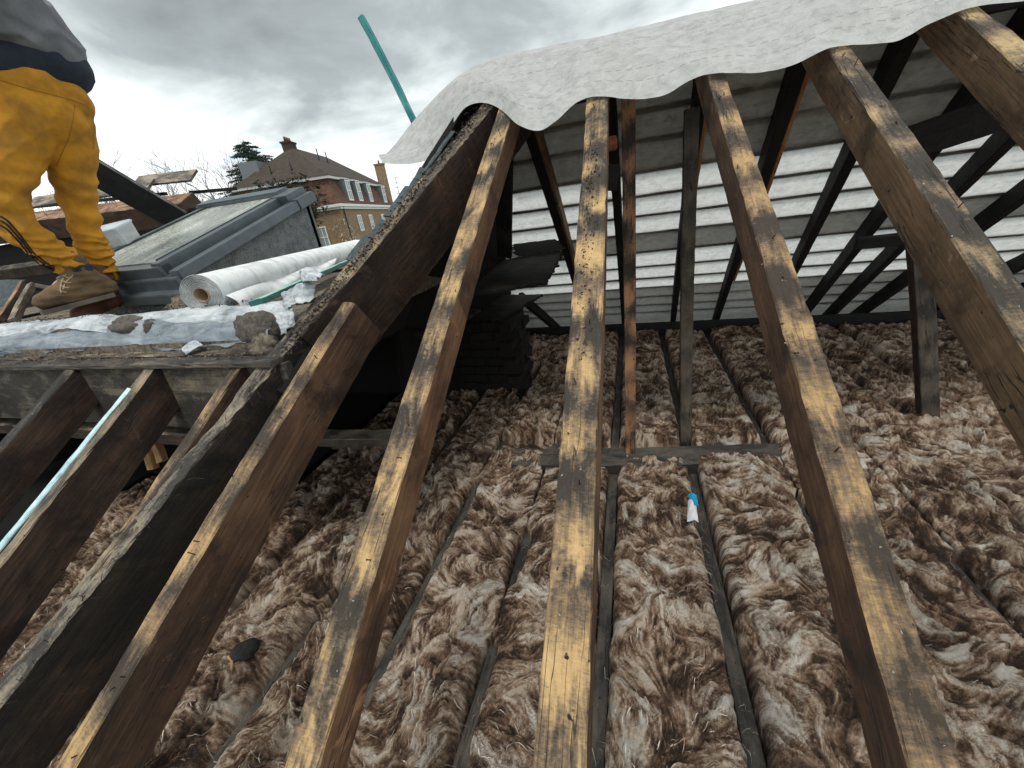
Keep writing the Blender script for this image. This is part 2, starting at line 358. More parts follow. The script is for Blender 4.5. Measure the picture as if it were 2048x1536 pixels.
M_SLATE = mat('slate', rough=.7, fn=spk((.02, .035, .038), (.07, .09, .095), 40))
def glassfn(n, tc, p):
    v = tc.outputs['Object']; f = n.noise(n.vmath('MULTIPLY', v, (4, 1.4, 1)), 2.2, 8, .7, .6); d = n.noise(v, 60, 6, .75)
    col = n.ramp(n.math('ADD', n.math('MULTIPLY', f, .62), n.math('MULTIPLY', d, .38)), [(.42, (.19, .20, .18)), (.52, (.33, .345, .31)), (.62, (.60, .61, .57))])
    return dict(color=col, rough=n.ramp(d, [(.4, .18), (.6, .6)]))
M_GLASS = mat('dusty_sky_glass', rough=.25, fn=glassfn)  # pale tones put the sky's reflection into the colour, along with dust
def clothfn(c0, c1, fade=None):
    def fn(n, tc, p):
        v = tc.outputs['Object']; f = n.noise(v, 3.2, 6, .6, .6); w_ = n.noise(v, 420, 2, .5); s_ = n.noise(v, 9, 6, .65)
        col = n.ramp(n.math('ADD', n.math('MULTIPLY', f, .5), n.math('MULTIPLY', s_, .5)), [(.38, c0), (.58, c1)])
        return dict(color=col, normal=n.bump(n.math('ADD', n.math('MULTIPLY', w_, .15), s_), .35, .006))
    return fn
def trfn(n, tc, p):
    r = clothfn((.26, .115, .010), (.56, .25, .013))(n, tc, p); g2 = n.noise(tc.outputs['Object'], 4.2, 5, .6, .4)
    r['color'] = n.mix(n.ramp(g2, [(.54, 0.0), (.68, .38)]), r['color'], (.17, .10, .03)); return r
M_TROUS = mat('mustard_fleece', rough=.9, fn=trfn)
M_TEE = mat('grey_jersey', rough=.92, fn=clothfn((.13, .135, .155), (.23, .235, .25)))
M_NAVY = mat('navy_jersey', rough=.92, fn=clothfn((.012, .018, .03), (.028, .038, .058)))
M_STRIPE = mat('black_stripe', (.012, .012, .014), .8)
M_BOOT = mat('brown_suede', rough=.85, fn=clothfn((.028, .019, .011), (.16, .10, .052)))
M_BOOTR = mat('russet_leather', rough=.75, fn=clothfn((.04, .018, .010), (.16, .07, .033)))
M_SOLE = mat('rubber_sole', rough=.85, fn=clothfn((.05, .04, .03), (.17, .14, .11)))
M_LACE = mat('lace', (.42, .32, .2), .8)
M_SKIN = mat('skin', (.48, .29, .21), .6); M_HAIR = mat('hair', (.03, .02, .015), .8)
M_PLAST = mat('clear_plastic', (.86, .92, .95), .2, **{'Alpha': .30})
M_PLAST2 = mat('plastic_rim', (.70, .80, .86), .3, **{'Alpha': .75})
M_SCREW = mat('screws', rough=.5, fn=spk((.10, .10, .10), (.85, .85, .82), 95, sp=.05))
M_CARD = mat('cardboard', (.30, .21, .13), .8)
M_PAINT = mat('pale_blue_paint', rough=.8, fn=spk((.25, .42, .46), (.60, .80, .84), 45, .6, .003, mid=.47))
M_BRICKT = mat('orange_brick', rough=.9, fn=spk((.10, .035, .018), (.42, .15, .07), 55, 1, .005))
M_DBRICK = mat('dark_brick', rough=.9, fn=spk((.0025, .002, .002), (.010, .0065, .005), 55, 1, .005))  # brick colour sunk near black to stand for the dark around it
M_NAIL = mat('rusty_nail', (.10, .05, .03), .6, Metallic=.6)
M_CRUMB = mat('crumb', rough=.95, fn=spk((.06, .05, .04), (.55, .52, .48), 300))
M_BLUE = mat('blue_print', (.02, .35, .65), .4); M_WHITE = mat('white_film', (.82, .84, .86), .35)

# ================================================================== SETTING
def plane_obj(name, pts, m, kind='structure'):
    o = link(name, mesh(name, pts, [tuple(range(len(pts)))]), m); o['kind'] = kind; return o
M_GRASS = mat('ground', rough=.95, fn=spk((.03, .05, .02), (.08, .11, .045), 3))
plane_obj('ground', [(-600, -600, -9), (600, -600, -9), (600, 600, -9), (-600, 600, -9)], M_GRASS)
box('ceiling', (0.4, 2.0, -1.575), (10.2, 5.7, .03), M_DARK, bev=0)['kind'] = 'structure'

# ---- ceiling joists
JX = [-3.25, -2.85, -2.44, -2.03, -1.625, -1.215, -.845, -.475, -.09, .325, .757, 1.165, 1.505, 1.849, 2.25, 2.65, 3.05, 3.45, 3.85, 4.25]
jf = thing('ceiling_frame', 'dark ceiling joists running away under the insulation with a timber binder across', 'joists', (0, 0, ZF))
for i, x in enumerate(JX):
    beam('joist', (x+random.uniform(-.006, .006), -.75, ZF), (x, 4.72, ZF), .047, .10, W_JOIST, jf, seg=.12)
bd = beam('binder', aZ(1026, 913, ZF+.062), aZ(1580, 903, ZF+.062), .17, .060, W_JOIST, jf, seg=.05, jit=.003)
bd['label'] = 'dusty plank lying across the joists beneath the posts'
# timber seen under the hip: a short plate
beam('trimmer', aZ(618, 868, ZF+.12), aZ(800, 868, ZF+.12), .13, .09, W_BACK, jf, seg=.05, jit=.003)['label'] = 'short pale-topped timber in the dark corner under the hip'

# ---- insulation: fibre field by line integral convolution
GX0, GX1, GY0, GY1, RS = -3.4, 3.2, -.8, 4.7, .0038
gx = np.arange(GX0, GX1, RS); gy = np.arange(GY0, GY1, RS); XX, YY = np.meshgrid(gx, gy)
wx = XX+.10*(fbm(XX*5, YY*5, 1, 3)-.5); wy = YY+.10*(fbm(XX*5+9, YY*5+4, 2, 3)-.5)
pot = fbm(wx*4.6+wy*1.6, wy*4.4-wx*.8, 3, 4, .42)*.85+.45*fbm(XX*2.0, YY*1.7, 4, 2)+.16*YY+.07*XX
ang = 3.6*(fbm(wx*4.2, wy*4.2, 3, 4, .5)-.5)*2+3.2*(fbm(XX*1.2, YY*1.2, 1, 2)-.5)*2+1.0
flk0 = fbm(wx*9+5, wy*9, 2, 3)*4.6; cell = np.floor(flk0); ang = ang+2.6*((cell*7.137) % 1-.5)
vx_, vy_ = np.cos(ang), np.sin(ang)
H_, W_ = XX.shape
white = rng.random((H_, W_)).astype(np.float32)
def blur(a, k=1):
    for _ in range(k): a = (a+np.roll(a, 1, 0)+np.roll(a, -1, 0)+np.roll(a, 1, 1)+np.roll(a, -1, 1))/5
    return a
def lic(src, steps, stp):
    acc = src.copy(); cnt = 1
    for sgn in (1, -1):
        px = np.broadcast_to(np.arange(W_, dtype=np.float32), (H_, W_)).copy(); py = np.broadcast_to(np.arange(H_, dtype=np.float32)[:, None], (H_, W_)).copy()
        for k in range(steps):
            ix = np.clip(px+.5, 0, W_-1).astype(np.int32); iy = np.clip(py+.5, 0, H_-1).astype(np.int32)
            px += sgn*stp*vx_[iy, ix]; py += sgn*stp*vy_[iy, ix]
            ix = np.clip(px+.5, 0, W_-1).astype(np.int32); iy = np.clip(py+.5, 0, H_-1).astype(np.int32)
            acc += src[iy, ix]; cnt += 1
    return acc/cnt
def norm(a, k=4.0): a = (a-a.mean())/(a.std()*k)+.5; return np.clip(a, 0, 1)
l1 = norm(lic(white, 7, 1.1)); l2 = norm(lic(blur(rng.random((H_, W_)).astype(np.float32), 14), 10, 2.0))
l3 = norm(lic(blur(rng.random((H_, W_)).astype(np.float32), 55), 14, 5.0))
FIB = norm(.62*l1+.38*l2+.18*l3+.9*(fbm(wx*22, wy*22, 3, 4, .6)-.5), 2.9)
WHT = fbm(wx*9+3, wy*9, 5, 6, .68)*.62+.26*norm(l2, 3.2)+.12*l1-.018
WHT = WHT+.035*np.clip((XX+.6)/2, -1, 1)-.10*np.clip((YY-1.7)/1.2, 0, 1)  # wool browned with distance, putting the far loft's darkness into its colour
flk = flk0 % 1          # torn flaky layers
HGT = .050*(fbm(XX*3.0, YY*3.0, 2, 3)-.5)+.012*(norm(pot)-.5)+.020*(l2-.5)+.009*(l1-.5)+.034*(fbm(wx*15, wy*15, 0, 4, .55)-.5)+.026*(blur(flk, 1)-.5)+.034*(l3-.5)
def samp(A, x, y):
    fx = np.clip((x-GX0)/RS, 0, W_-1.001); fy = np.clip((y-GY0)/RS, 0, H_-1.001); ix = fx.astype(int); iy = fy.astype(int); fx = fx-ix; fy = fy-iy
    return (A[iy, ix]*(1-fx)+A[iy, ix+1]*fx)*(1-fy)+(A[iy+1, ix]*(1-fx)+A[iy+1, ix+1]*fx)*fy
# where the joist shows: joist index -> y intervals of open gap
GAPS = {-1.215: [(-.8, .75), (.95, 4.8)], -.845: [(-.8, 1.60), (2.6, 3.4)], -.475: [(-.8, .78), (.95, 1.30)], -.09: [(-.8, 4.8)], .325: [(-.8, 4.8)],
        .757: [(-.8, .4), (1.0, 1.7), (2.0, 4.8)], 1.165: [(.1, 1.42), (2.05, 2.35), (2.8, 3.6)], 1.505: [(1.35, 1.85), (2.75, 4.8)], 1.849: [(2.6, 4.5)], 2.25: [(2.3, 3.2)],
        -1.625: [(-.8, 4.8)], -2.03: [(-.8, 4.8)], -2.44: [(-.8, 4.8)], -2.85: [(-.8, 4.8)]}
def gapw(xj, y):
    w = np.full(y.shape, .004)
    for a, b in GAPS.get(xj, []):
        w = np.maximum(w, .026*np.clip((y-a)/.05, 0, 1)*np.clip((b-y)/.05, 0, 1))
    return w+.010*(vn(y*13+xj*7, y*0+3.3, 1)-.45)+.005*(vn(y*45+xj*7, y*0+1.3, 2)-.5)
box('floor_shade_sheet', (-3.25, 3.1, -1.375), (2.4, 3.4, .02), M_DARK, bev=0)['kind'] = 'structure'; box('floor_shade_sheet', (-3.9, .3, -1.376), (1.2, 2.2, .02), M_DARK, bev=0)['kind'] = 'structure'  # black sheets added as painted shade over the left loft floor
lbl = {-3.25: 'dark strip of insulation in the shadowed left corner', -2.44: 'dark strip of insulation below the second short rafter', -2.85: 'dark strip of insulation below the leftmost short rafter', 2.25: 'far right strip of insulation beyond the right-hand post', 2.65: 'rightmost strip of insulation near the far eaves', -.09: 'insulation strip between the two middle rafters right of centre, with the plastic wrapper', .325: 'raised pale batt in front of the posts, its torn back edge overlapping the binder',
       -.475: 'torn lumpy insulation strip just left of the centre rafter', -.845: 'crumpled insulation strip with two dark gaps left of the centre rafter',
       -1.215: 'dark matted insulation strip holding the black clod', .757: 'long smooth insulation strip behind the long rafter right of centre',
       1.165: 'whitish swirled insulation strip at the right edge', -1.625: 'shadowed insulation strip below the hip timber', -2.03: 'shadowed insulation strip seen between the short left rafters',
       1.505: 'brown insulation strip running under the right-hand post', 1.849: 'brown insulation strip at the far right beside the post'}
for a, b in zip(JX[:-3], JX[1:-2]):
    y = np.concatenate([np.arange(.0 if a > -1.0 else -.1, 1.6, .0040), np.arange(1.6, 2.3, .0065), np.arange(2.3, 4.2, .012)]) if a < 1.6 else np.concatenate([np.arange(.6, 2.2, .010), np.arange(2.2, 4.2, .014)])
    if a < -2.3: y = y[y < 1.35]
    nx = 100 if a < 1.4 and a > -1.7 else 48
    t = np.linspace(0, 1, nx); t = np.concatenate([[0, 0], t, [1, 1]])
    yy = y[:, None]+0*t[None, :]; opn = lambda xj: np.clip((gapw(xj, y)-.012)/.012, 0, 1)[:, None]; left = (t < .5)[None, :]
    xl = a+gapw(a, y); xr = b-gapw(b, y)
    xx = xl[:, None]*(1-t)+xr[:, None]*t
    e = np.minimum(t, 1-t)[None, :]*(b-a)
    op_ = np.where(left, opn(a), opn(b)); cur = np.clip(1-(1-np.clip(e/.038, 0, 1))**2.2, 0, 1)**.6; prof = .058*(cur*op_+(1-op_)*(.82+.18*cur))-.012
    base = {.325: .022, .757: .012, 1.165: .02, -1.215: .0}.get(a, .0)
    if a == .325: base = base*(yy < 2.0)
    h = samp(HGT, xx, yy)*(.30+.70*np.clip(e/.07, 0, 1)); z = ZF+prof+base+h+.012
    if a == -.475: z -= .05*((yy > .95) & (yy < 1.25) & (xx > -.17))
    if a == -1.215:                                               # hollow beside the clod
        z -= .07*np.exp(-(((xx+1.17)/.07)**2+((yy-.80)/.06)**2))
    # binder presses the wool down
    bq = np.clip((.105-abs(yy-(1.99 if a != .325 else 2.03)))/.035, 0, 1)*(-.75 < (a+b)/2 < .8); z = z*(1-bq)+np.minimum(z, ZF-.004)*bq
    ey = np.minimum((y-y[0]), (y[-1]-y))[:, None]
    z = np.where(ey < .004, ZF-.1, z)
    z[:, 0] = ZF-.09; z[:, -1] = ZF-.09; z[:, 1] -= .02; z[:, -2] -= .02
    # ragged ends of the raised batt
    co = np.stack([xx, yy, z], -1)
    ys = yy+np.maximum(0, ZF+.015-z)*1.2
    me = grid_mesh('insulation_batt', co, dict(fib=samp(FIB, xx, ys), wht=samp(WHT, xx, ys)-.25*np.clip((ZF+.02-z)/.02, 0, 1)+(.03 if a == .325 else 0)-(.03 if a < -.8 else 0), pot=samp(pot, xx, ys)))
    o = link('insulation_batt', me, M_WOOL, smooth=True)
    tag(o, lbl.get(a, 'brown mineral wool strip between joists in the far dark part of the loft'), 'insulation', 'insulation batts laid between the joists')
# fibre bundles combed over the wool, following its lie, and loose curls on top
def strands(N, rmin, rmax, lmin, lmax, lift, seed, edge=.35):
    rg = np.random.default_rng(seed); S = 8
    x = rg.uniform(-3.1, 2.3, N*3); y = .02+2.9*rg.random(N*3)**1.25
    ok = (x > -1.75-1.6*(y < 1.3)) & (x < -.2+1.9*y+.8) & ~((np.abs(y-1.99) < .12) & (x > -.8) & (x < .9)); ok &= (np.abs(np.array(JX)[None]-x[:, None]).min(1) > (.048 if edge < .1 else 0)); x, y = x[ok][:N], y[ok][:N]; N = len(x)
    J = np.array(JX); k = np.abs(J[None]-x[:, None]).argmin(1); near = J[k]; e = rg.random(N) < edge
    x = np.where(e, near+np.sign(x-near+1e-6)*rg.uniform(.026, .06, N), x); L = rg.uniform(lmin, lmax, N); P = np.zeros((N, S, 3)); cv_ = rg.normal(0, 6, N); off = rg.normal(0, .35, N)
    px, py = x.copy(), y.copy(); a_off = off
    for q in range(S):
        d = np.abs(J[None]-px[:, None]).min(1); prof = .055*np.clip(d/.05, 0, 1)**.5
        P[:, q, 0] = px; P[:, q, 1] = py; P[:, q, 2] = ZF+prof+samp(HGT, px, py)*np.clip(.3+d/.1, 0, 1)+.006+lift*rg.uniform(.4, 1, N)*math.sin(math.pi*(q+.3)/(S+.3))
        aa = samp(ang, px, py)+a_off; a_off = a_off+cv_*L/S; px = px+np.cos(aa)*L/S; py = py+np.sin(aa)*L/S
    T = np.gradient(P, axis=1); T /= np.linalg.norm(T, axis=2, keepdims=True)+1e-9
    A_ = np.cross(T, np.array([0, 0, 1.0])); A_ /= np.linalg.norm(A_, axis=2, keepdims=True)+1e-9; B_ = np.cross(A_, T)
    R = rg.uniform(rmin, rmax, N)[:, None, None]*np.sin(np.pi*(np.arange(S)+.6)/(S+.2))[None, :, None]
    V = np.stack([P+A_*R*math.cos(q)+B_*R*math.sin(q)*.55 for q in (0.5, 2.6, 4.7)], 2).reshape(-1, 3)
    b = (np.arange(N)*S*3)[:, None, None, None]+(np.arange(S-1)*3)[None, :, None, None]; jj = np.arange(3)[None, None, :, None]
    q4 = np.concatenate([b+jj, b+(jj+1) % 3, b+3+(jj+1) % 3, b+3+jj], 3).reshape(-1, 4)
    me = bpy.data.meshes.new('strands'); me.vertices.add(len(V)); me.vertices.foreach_set('co', V.reshape(-1).astype(np.float32)); me.loops.add(q4.size); me.loops.foreach_set('vertex_index', q4.reshape(-1).astype(np.int32))
    me.polygons.add(len(q4)); me.polygons.foreach_set('loop_start', (np.arange(len(q4))*4).astype(np.int32)); me.update(calc_edges=True)
    tone = np.repeat(np.clip(samp(WHT, x, y)*1.0+rg.normal(.02, .13, N), 0, 1), S*3); at_ = me.attributes.new('tone', 'FLOAT', 'POINT'); at_.data.foreach_set('value', tone.astype(np.float32)); return me
def strandfn(n, tc, p):
    return dict(color=n.ramp(n.attr('tone').outputs['Fac'], [(.30, (.085, .047, .029)), (.47, (.235, .145, .092)), (.60, (.45, .33, .245)), (.76, (.86, .79, .70))]))
M_STRAND = mat('wool_strand', rough=.8, fn=strandfn)
tag(link('loose_fibre', strands(12000, .0006, .0020, .012, .050, .008, 3, 0.0), M_STRAND, smooth=True), 'bundles and wisps of fibre lying over the insulation strips', 'fibres', kind='stuff')
tag(link('loose_fibre', strands(3600, .0003, .0007, .02, .07, .026, 5, .35), M_STRAND, smooth=True), 'fine curly hairs standing off the insulation', 'fibres', kind='stuff')

# ================================================================== NEAR SLOPE (stripped rafters)
ns_ = thing('stripped_roof_slope', 'stripped near slope of old rafters with worn yellow patches rising to the ridge', 'roof frame', (0, 1.0, -.2))
def raft(A_, B_, w, d, m, ext0=.0, ext1=.0, off=0.0, name='rafter', **kw):
    a = aP(*A_, off); b = aP(*B_, off); dr = (b-a).normalized()
    return beam(name, a-dr*ext0, b+dr*ext1, w, d, m, ns_, up=PN, **kw)
rafters = [
    ((132, 1536), (695, 604), .056, .150, W_RAFT, .7, .0, 'thick rafter butting up against the hip, brown on its side'),
    ((607, 1536), (1010, 228), .068, .088, W_RAFT2, .7, .28, 'rafter left of centre with bright yellow worn patches'),
    ((1108, 1536), (1192, 198), .076, .092, W_RAFT2, .7, .28, 'centre rafter running straight up the picture'),
    ((1856, 1536), (1431, 150), .056, .10, W_RAFT, .7, .28, 'long rafter right of centre with a reddish left side and split edge'),
]
R_OBJ = []
for A_, B_, w, d, m, e0, e1, lb in rafters:
    o = raft(A_, B_, w, d, m, e0, e1, wane=.004, jit=.0014); o['label'] = lb; R_OBJ.append(o)
o = raft((1985, 544), (1678, 96), .054, .10, W_TAN, 1.6, .28, wane=.006); o['label'] = 'tan-sided rafter crossing the right of the picture'; R_OBJ.append(o)
o = raft((2130, 190), (1945, 22), .056, .10, W_TAN, 1.9, .28, wane=.006); o['label'] = 'rafter cut by the top right corner'; R_OBJ.append(o)
for k in range(1, 5):
    x = 1.0+.40*k
    beam('rafter', (x, -.7, T36*-.7-.9), (x, 1.98, T36*1.98-.9), .055, .10, W_TAN, ns_, up=PN)
# hip: upper stretch and its old grey lower stretch
hipA = aP(-15, 1418); hipM = aP(610, 642); hipB = aP(985, 192)
dr = (hipB-hipM).normalized()
h1 = beam('hip_rafter', hipM-dr*.05, hipB+dr*.35, .060, .25, W_HIP, ns_, up=PN, jit=.003, wane=.010, seg=.02)
h1['label'] = 'deep dark upper stretch of the hip timber with rubble on its edge'
dr2 = (hipM-hipA).normalized()
h2 = beam('hip_rafter', hipA-dr2*.5, hipM+dr2*.10, .062, .19, W_GREY, ns_, up=PN, jit=.0035, wane=.012, seg=.02)
h2['label'] = 'rotten grey lower stretch of the hip timber'
# dirt and felt shreds on top of the hip
M_DIRT = mat('hip_dirt', rough=1, fn=spk((.010, .008, .007), (.070, .055, .043), 60, 1, .01))
def crumbs(count, gen, smin, smax):
    A = Acc()
    for _ in range(count):
        p = gen(); s = random.uniform(smin, smax); q = [Vector((random.gauss(0, 1), random.gauss(0, 1), random.gauss(0, 1))).normalized()*s*random.uniform(.6, 1.2) for _ in range(4)]
        A.add([p+v for v in q], [(0, 1, 2), (0, 2, 3), (0, 3, 1), (1, 3, 2)])
    return A
def on_line(a, b, w, off):
    def gfn():
        t = random.random(); p = a.lerp(b, t); sd_ = (b-a).normalized().cross(PN)
        return p+sd_*random.gauss(0, w)+PN*off
    return gfn
cr = crumbs(1300, on_line(hipA.lerp(hipB, .42), hipB, .014, .002), .002, .007)
link('rubble', cr.me('rubble'), M_DIRT, ns_)['kind'] = 'stuff'
A = Acc()
for _ in range(150):
    t = random.random(); p = hipA.lerp(hipB, t)+PN*.003; sdv = (hipB-hipA).normalized().cross(PN); p = p+sdv*random.gauss(0, .02)
    d0 = Vector((random.gauss(0, 1), random.gauss(0, 1), random.gauss(.1, .6))).normalized(); L = random.uniform(.01, .035)
    A.add(*tube_vf([p, p+d0*L*.5, p+d0*L+Vector((0, 0, -L*.3))], .0008, 3, False))
link('splinter', A.me('splinter'), M_DIRT, ns_)['kind'] = 'stuff'
# left jack rafters
jacks = [((0, 891), (126, 752), .052, .13, W_HIP, 'leftmost short rafter under the fascia'),
         ((0, 1119), (289, 749), .050, .14, W_HIP, 'second short rafter under the fascia, carrying the pale blue lath'),
         ((185, 1145), (463, 746), .040, .085, W_RAFT, 'third short rafter under the fascia, meeting the hip')]
for A_, B_, w, d, m, lb in jacks:
    a, b = aP(*A_), aP(*B_); dr = (b-a).normalized(); b = b+dr*((.80-b.y)/dr.y)
    o = beam('jack_rafter', a-dr*(.45 if A_[0] < 100 else .02), b, w, d, m, ns_, up=PN, wane=.006, jit=.002); o['label'] = lb
for px in (-2.75, -3.15, -3.55):
    beam('jack_rafter', (px-.02, -.2, T36*-.2-.9), (px, .8, T36*.8-.9), .047, .10, W_HIP, ns_, up=PN)
# continuation of the third jack lying against the hip
a, b = aP(45, 1322), aP(272, 1040); beam('jack_rafter', a, b, .020, .03, W_RAFT, ns_, up=PN, jit=.002)['label'] = 'pale splintered strip of rafter pressed against the hip'
a, b = aP(-30, 1126, .003), aP(257, 776, .003)
lath = beam('lath', a, b, .021, .010, M_PAINT, ns_, up=PN); lath['label'] = 'thin lath with flaking pale blue paint'
# nails standing proud of the rafters
for o in R_OBJ:
    Mo = WM[o.name]; L = max(v.co.x for v in o.data.vertices)
    for _ in range(9):
        x = random.uniform(.3, 1)*L; yv = random.uniform(-.018, .018); hgt = random.uniform(.004, .018)
        p = Mo @ Vector((x, yv, 0)); q = Mo @ Vector((x+random.uniform(-.006, .006), yv+random.uniform(-.004, .004), hgt))
        tube('nail', [p, q, q+(q-p).normalized()*.0008], [.0012, .0012, .0022], M_NAIL, ns_, k=6)
# specks of mortar
def spot():
    o = random.choice(R_OBJ[1:5]); L = max(v.co.x for v in o.data.vertices)
    return WM[o.name] @ Vector((random.uniform(.25, 1)*L, random.uniform(-.024, .024), .001))
link('mortar_crumb', crumbs(420, spot, .0012, .0035).me('mortar_crumb'), M_CRUMB, ns_)['kind'] = 'stuff'
def spot2():
    o = R_OBJ[2]; L = max(v.co.x for v in o.data.vertices); return WM[o.name] @ Vector((L*random.uniform(.50, .80), random.gauss(.0, .012), .002))
link('soot_crumb', crumbs(260, spot2, .0015, .006).me('soot_crumb'), M_DIRT, ns_)['kind'] = 'stuff'
# orange brick bat wedged on the ridge board beside the centre rafter
bb = box('brick_bat', aY(1225, 287, 1.93), (.040, .05, .052), M_BRICKT, bev=.008)
tag(bb, 'orange broken brick wedged beside the top of the centre rafter', 'brick')
box('ridge_board', (1.6, 2.0, .46), (4.5, .03, .16), W_SOOT, ns_)
blk = beam('packing_block', aY(1212, 330, 1.95), aY(1240, 330, 1.95), .06, .10, W_SOOT, ns_)

# ================================================================== FAR SLOPE
fs = thing('far_roof_slope', 'far roof slope of black rafters and battens seen from inside through the frame', 'roof frame', (1.2, 3.4, -.4))
far = [((1068, 262), (1190, 690), 1), ((1222, 210), (1248, 640), 1), ((1398, 165), (1345, 640), 1), ((1586, 132), (1428, 640), 1), ((1790, 85), (1540, 620), 1),
       ((1975, 120), (1612, 610), 1), ((2080, 180), (1655, 622), 1), ((2180, 260), (1738, 600), 1), ((1042, 585), (1160, 690), 2)]
for k, (A_, B_, st) in enumerate(far):
    a, b = aQ(*A_, -.012), aQ(*B_, -.012); dr = (b-a).normalized()
    if st == 1: a = a-dr*((a.y-2.02)/dr.y)
    b = b+dr*((4.72-b.y)/dr.y)
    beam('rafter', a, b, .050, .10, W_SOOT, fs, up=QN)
    if k in (0, 3, 2):
        L = (b-a).length; sdv = (b-a).normalized().cross(QN); o = .034
        beam('rafter', a.lerp(b, .05)+sdv*o, a.lerp(b, .62)+sdv*o, .018, .09, W_FRESH if k else W_TAN, fs, up=QN)['label'] = 'paler new timber fixed alongside an old far rafter'
for k in range(6):
    x = 2.75+.4*k; beam('rafter', (x, 2.02, ZF+TQ*2.68), (x, 4.72, ZF-.01), .05, .10, W_SOOT, fs, up=QN)
gz = lambda y: ZF-TQ*(y-4.7)
BY = [2.269, 2.414, 2.611, 2.776, 2.948, 3.12, 3.337, 3.545, 3.727, 3.892, 4.07, 4.25, 4.43]
bat_y = [2.12]+BY
def lx(y): return -.66-.29*(y-2.0)                     # left limit of the far slope
for y in bat_y:
    y += random.gauss(0, .006); off = QN*.034; a = Vector((lx(y)-.05, y, gz(y)))+off; b = Vector((5.0, y+.02, gz(y+.02)))+off
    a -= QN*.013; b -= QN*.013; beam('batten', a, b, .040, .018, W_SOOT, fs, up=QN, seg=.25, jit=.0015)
beam('wall_plate', (-1.6, 4.24, ZF+.13), (5.0, 4.24, ZF+.13), .05, .20, W_SOOT, fs)
def far_sheet(y0, y1, off, nm_, lb, x1=5.0, sag=.0045, seed=0, xl=None):
    yv = np.arange(y0, y1, .0185); xv = np.linspace(0, 1, 320); Y_, T_ = np.meshgrid(yv, xv, indexing='ij')
    X0 = lx(Y_) if xl is None else xl; X_ = X0+(x1-X0)*T_
    by = np.array([2.12]+BY+[4.6, 4.8]); kb = np.clip(np.searchsorted(by, Y_-.004*X_)-1, 0, len(by)-2); ph = np.clip((Y_-.004*X_-by[kb])/(by[kb+1]-by[kb]), 0, 1)
    s_ = sag*np.sin(np.pi*ph)**.7*(.6+.8*vn(X_*1.6, kb*3.1, 1+seed))
    s_ = s_+.004*(fbm(X_*5, Y_*9, 2+seed)-.5)
    Z_ = gz(Y_)+off-s_*0+0
    co = np.stack([X_, Y_-s_*QN.y, Z_-s_*QN.z], -1)
    return grid_mesh(nm_, co)
o = link('roofing_membrane', far_sheet(2.06, 4.70, .002, 'm', ''), M_MEMBF, smooth=True)
tag(o, 'grey-white breather membrane lining the far slope, glowing between battens', 'membrane')
# second layers where the sheets lap (outside, above the battens)
for k, (y0, y1, of) in enumerate(((2.06, 2.605, .005), (3.125, 3.332, .005), (3.90, 4.70, .005))):
    o = link('membrane_lap', far_sheet(y0, y1, of, 'l', '', seed=0, sag=.0035 if k < 2 else .012), M_MEMBD2, smooth=True)
    tag(o, ['upper lapped sheet of membrane darkening the top of the far slope', 'middle lap of membrane making a dark band on the far slope', 'lowest lap of membrane near the far eaves'][k], 'membrane')

# ---- the printed membrane draped over the ridge
edge = [(765, 326), (800, 328), (835, 325), (858, 318), (880, 285), (905, 250), (930, 216), (958, 205), (985, 210), (1008, 224), (1030, 245), (1050, 256), (1070, 261), (1090, 258), (1115, 240), (1140, 216), (1160, 202), (1185, 194), (1215, 194), (1250, 198), (1280, 199), (1310, 195), (1340, 184), (1370, 166), (1400, 152), (1430, 146), (1470, 145), (1510, 146), (1550, 140), (1590, 128), (1620, 114), (1655, 98), (1690, 92), (1740, 88), (1790, 82), (1820, 70), (1850, 52), (1890, 34), (1930, 18), (1980, 8), (2040, 2), (2120, -10), (2300, -60)]
crest = [(762, 318), (790, 289), (820, 250), (848, 219), (872, 193), (900, 166), (925, 147), (945, 134), (970, 124), (1000, 115), (1025, 108), (1045, 103), (1065, 99), (1085, 95), (1110, 90), (1135, 85), (1155, 81), (1180, 77), (1205, 71), (1240, 63), (1270, 56), (1300, 49), (1330, 42), (1362, 34), (1392, 27), (1424, 20), (1462, 11), (1500, 2), (1545, -9), (1590, -20), (1622, -28), (1660, -38), (1695, -47), (1745, -60), (1795, -74), (1830, -84), (1860, -92), (1900, -104), (1940, -116), (1990, -130), (2050, -148), (2130, -172), (2320, -235)]
E3, T3 = [], []
for i, ((ex, ey), (cx, cy)) in enumerate(zip(edge, crest)):
    if i < 8:
        f = (8-i)/8
        T3.append(aY(cx, cy, 2.0+.05*f)); e_ = aY(ex, ey, 1.86-.10*(1-f)); E3.append(e_)
    else: E3.append(aP(ex, ey, .014+.006*math.sin(i*1.3))); T3.append(aY(cx, cy, 2.0))
def resample(P_, k):
    P_ = np.array([list(p) for p in P_]); s = np.arange(len(P_)); q = np.linspace(0, len(P_)-1, k)
    # smooth Catmull interpolation
    i = np.clip(q.astype(int), 0, len(P_)-2); t = (q-i)[:, None]
    p0 = P_[np.maximum(i-1, 0)]; p1 = P_[i]; p2 = P_[i+1]; p3 = P_[np.minimum(i+2, len(P_)-1)]
    return .5*((2*p1)+(-p0+p2)*t+(2*p0-5*p1+4*p2-p3)*t*t+(-p0+3*p1-3*p2+p3)*t**3)
K = 420; E_ = resample(E3, K); T_ = resample(T3, K); rows = []; NR = 46
arc = np.concatenate([[0], np.cumsum(np.linalg.norm(np.diff(T_, axis=0), axis=1))])
eb = E_[:, 2]+.0
wav = E_[:, 2]-np.convolve(np.pad(E_[:, 2], 25, mode='edge'), np.ones(51)/51, 'valid')     # how far the edge dips
U, Wt = [], []
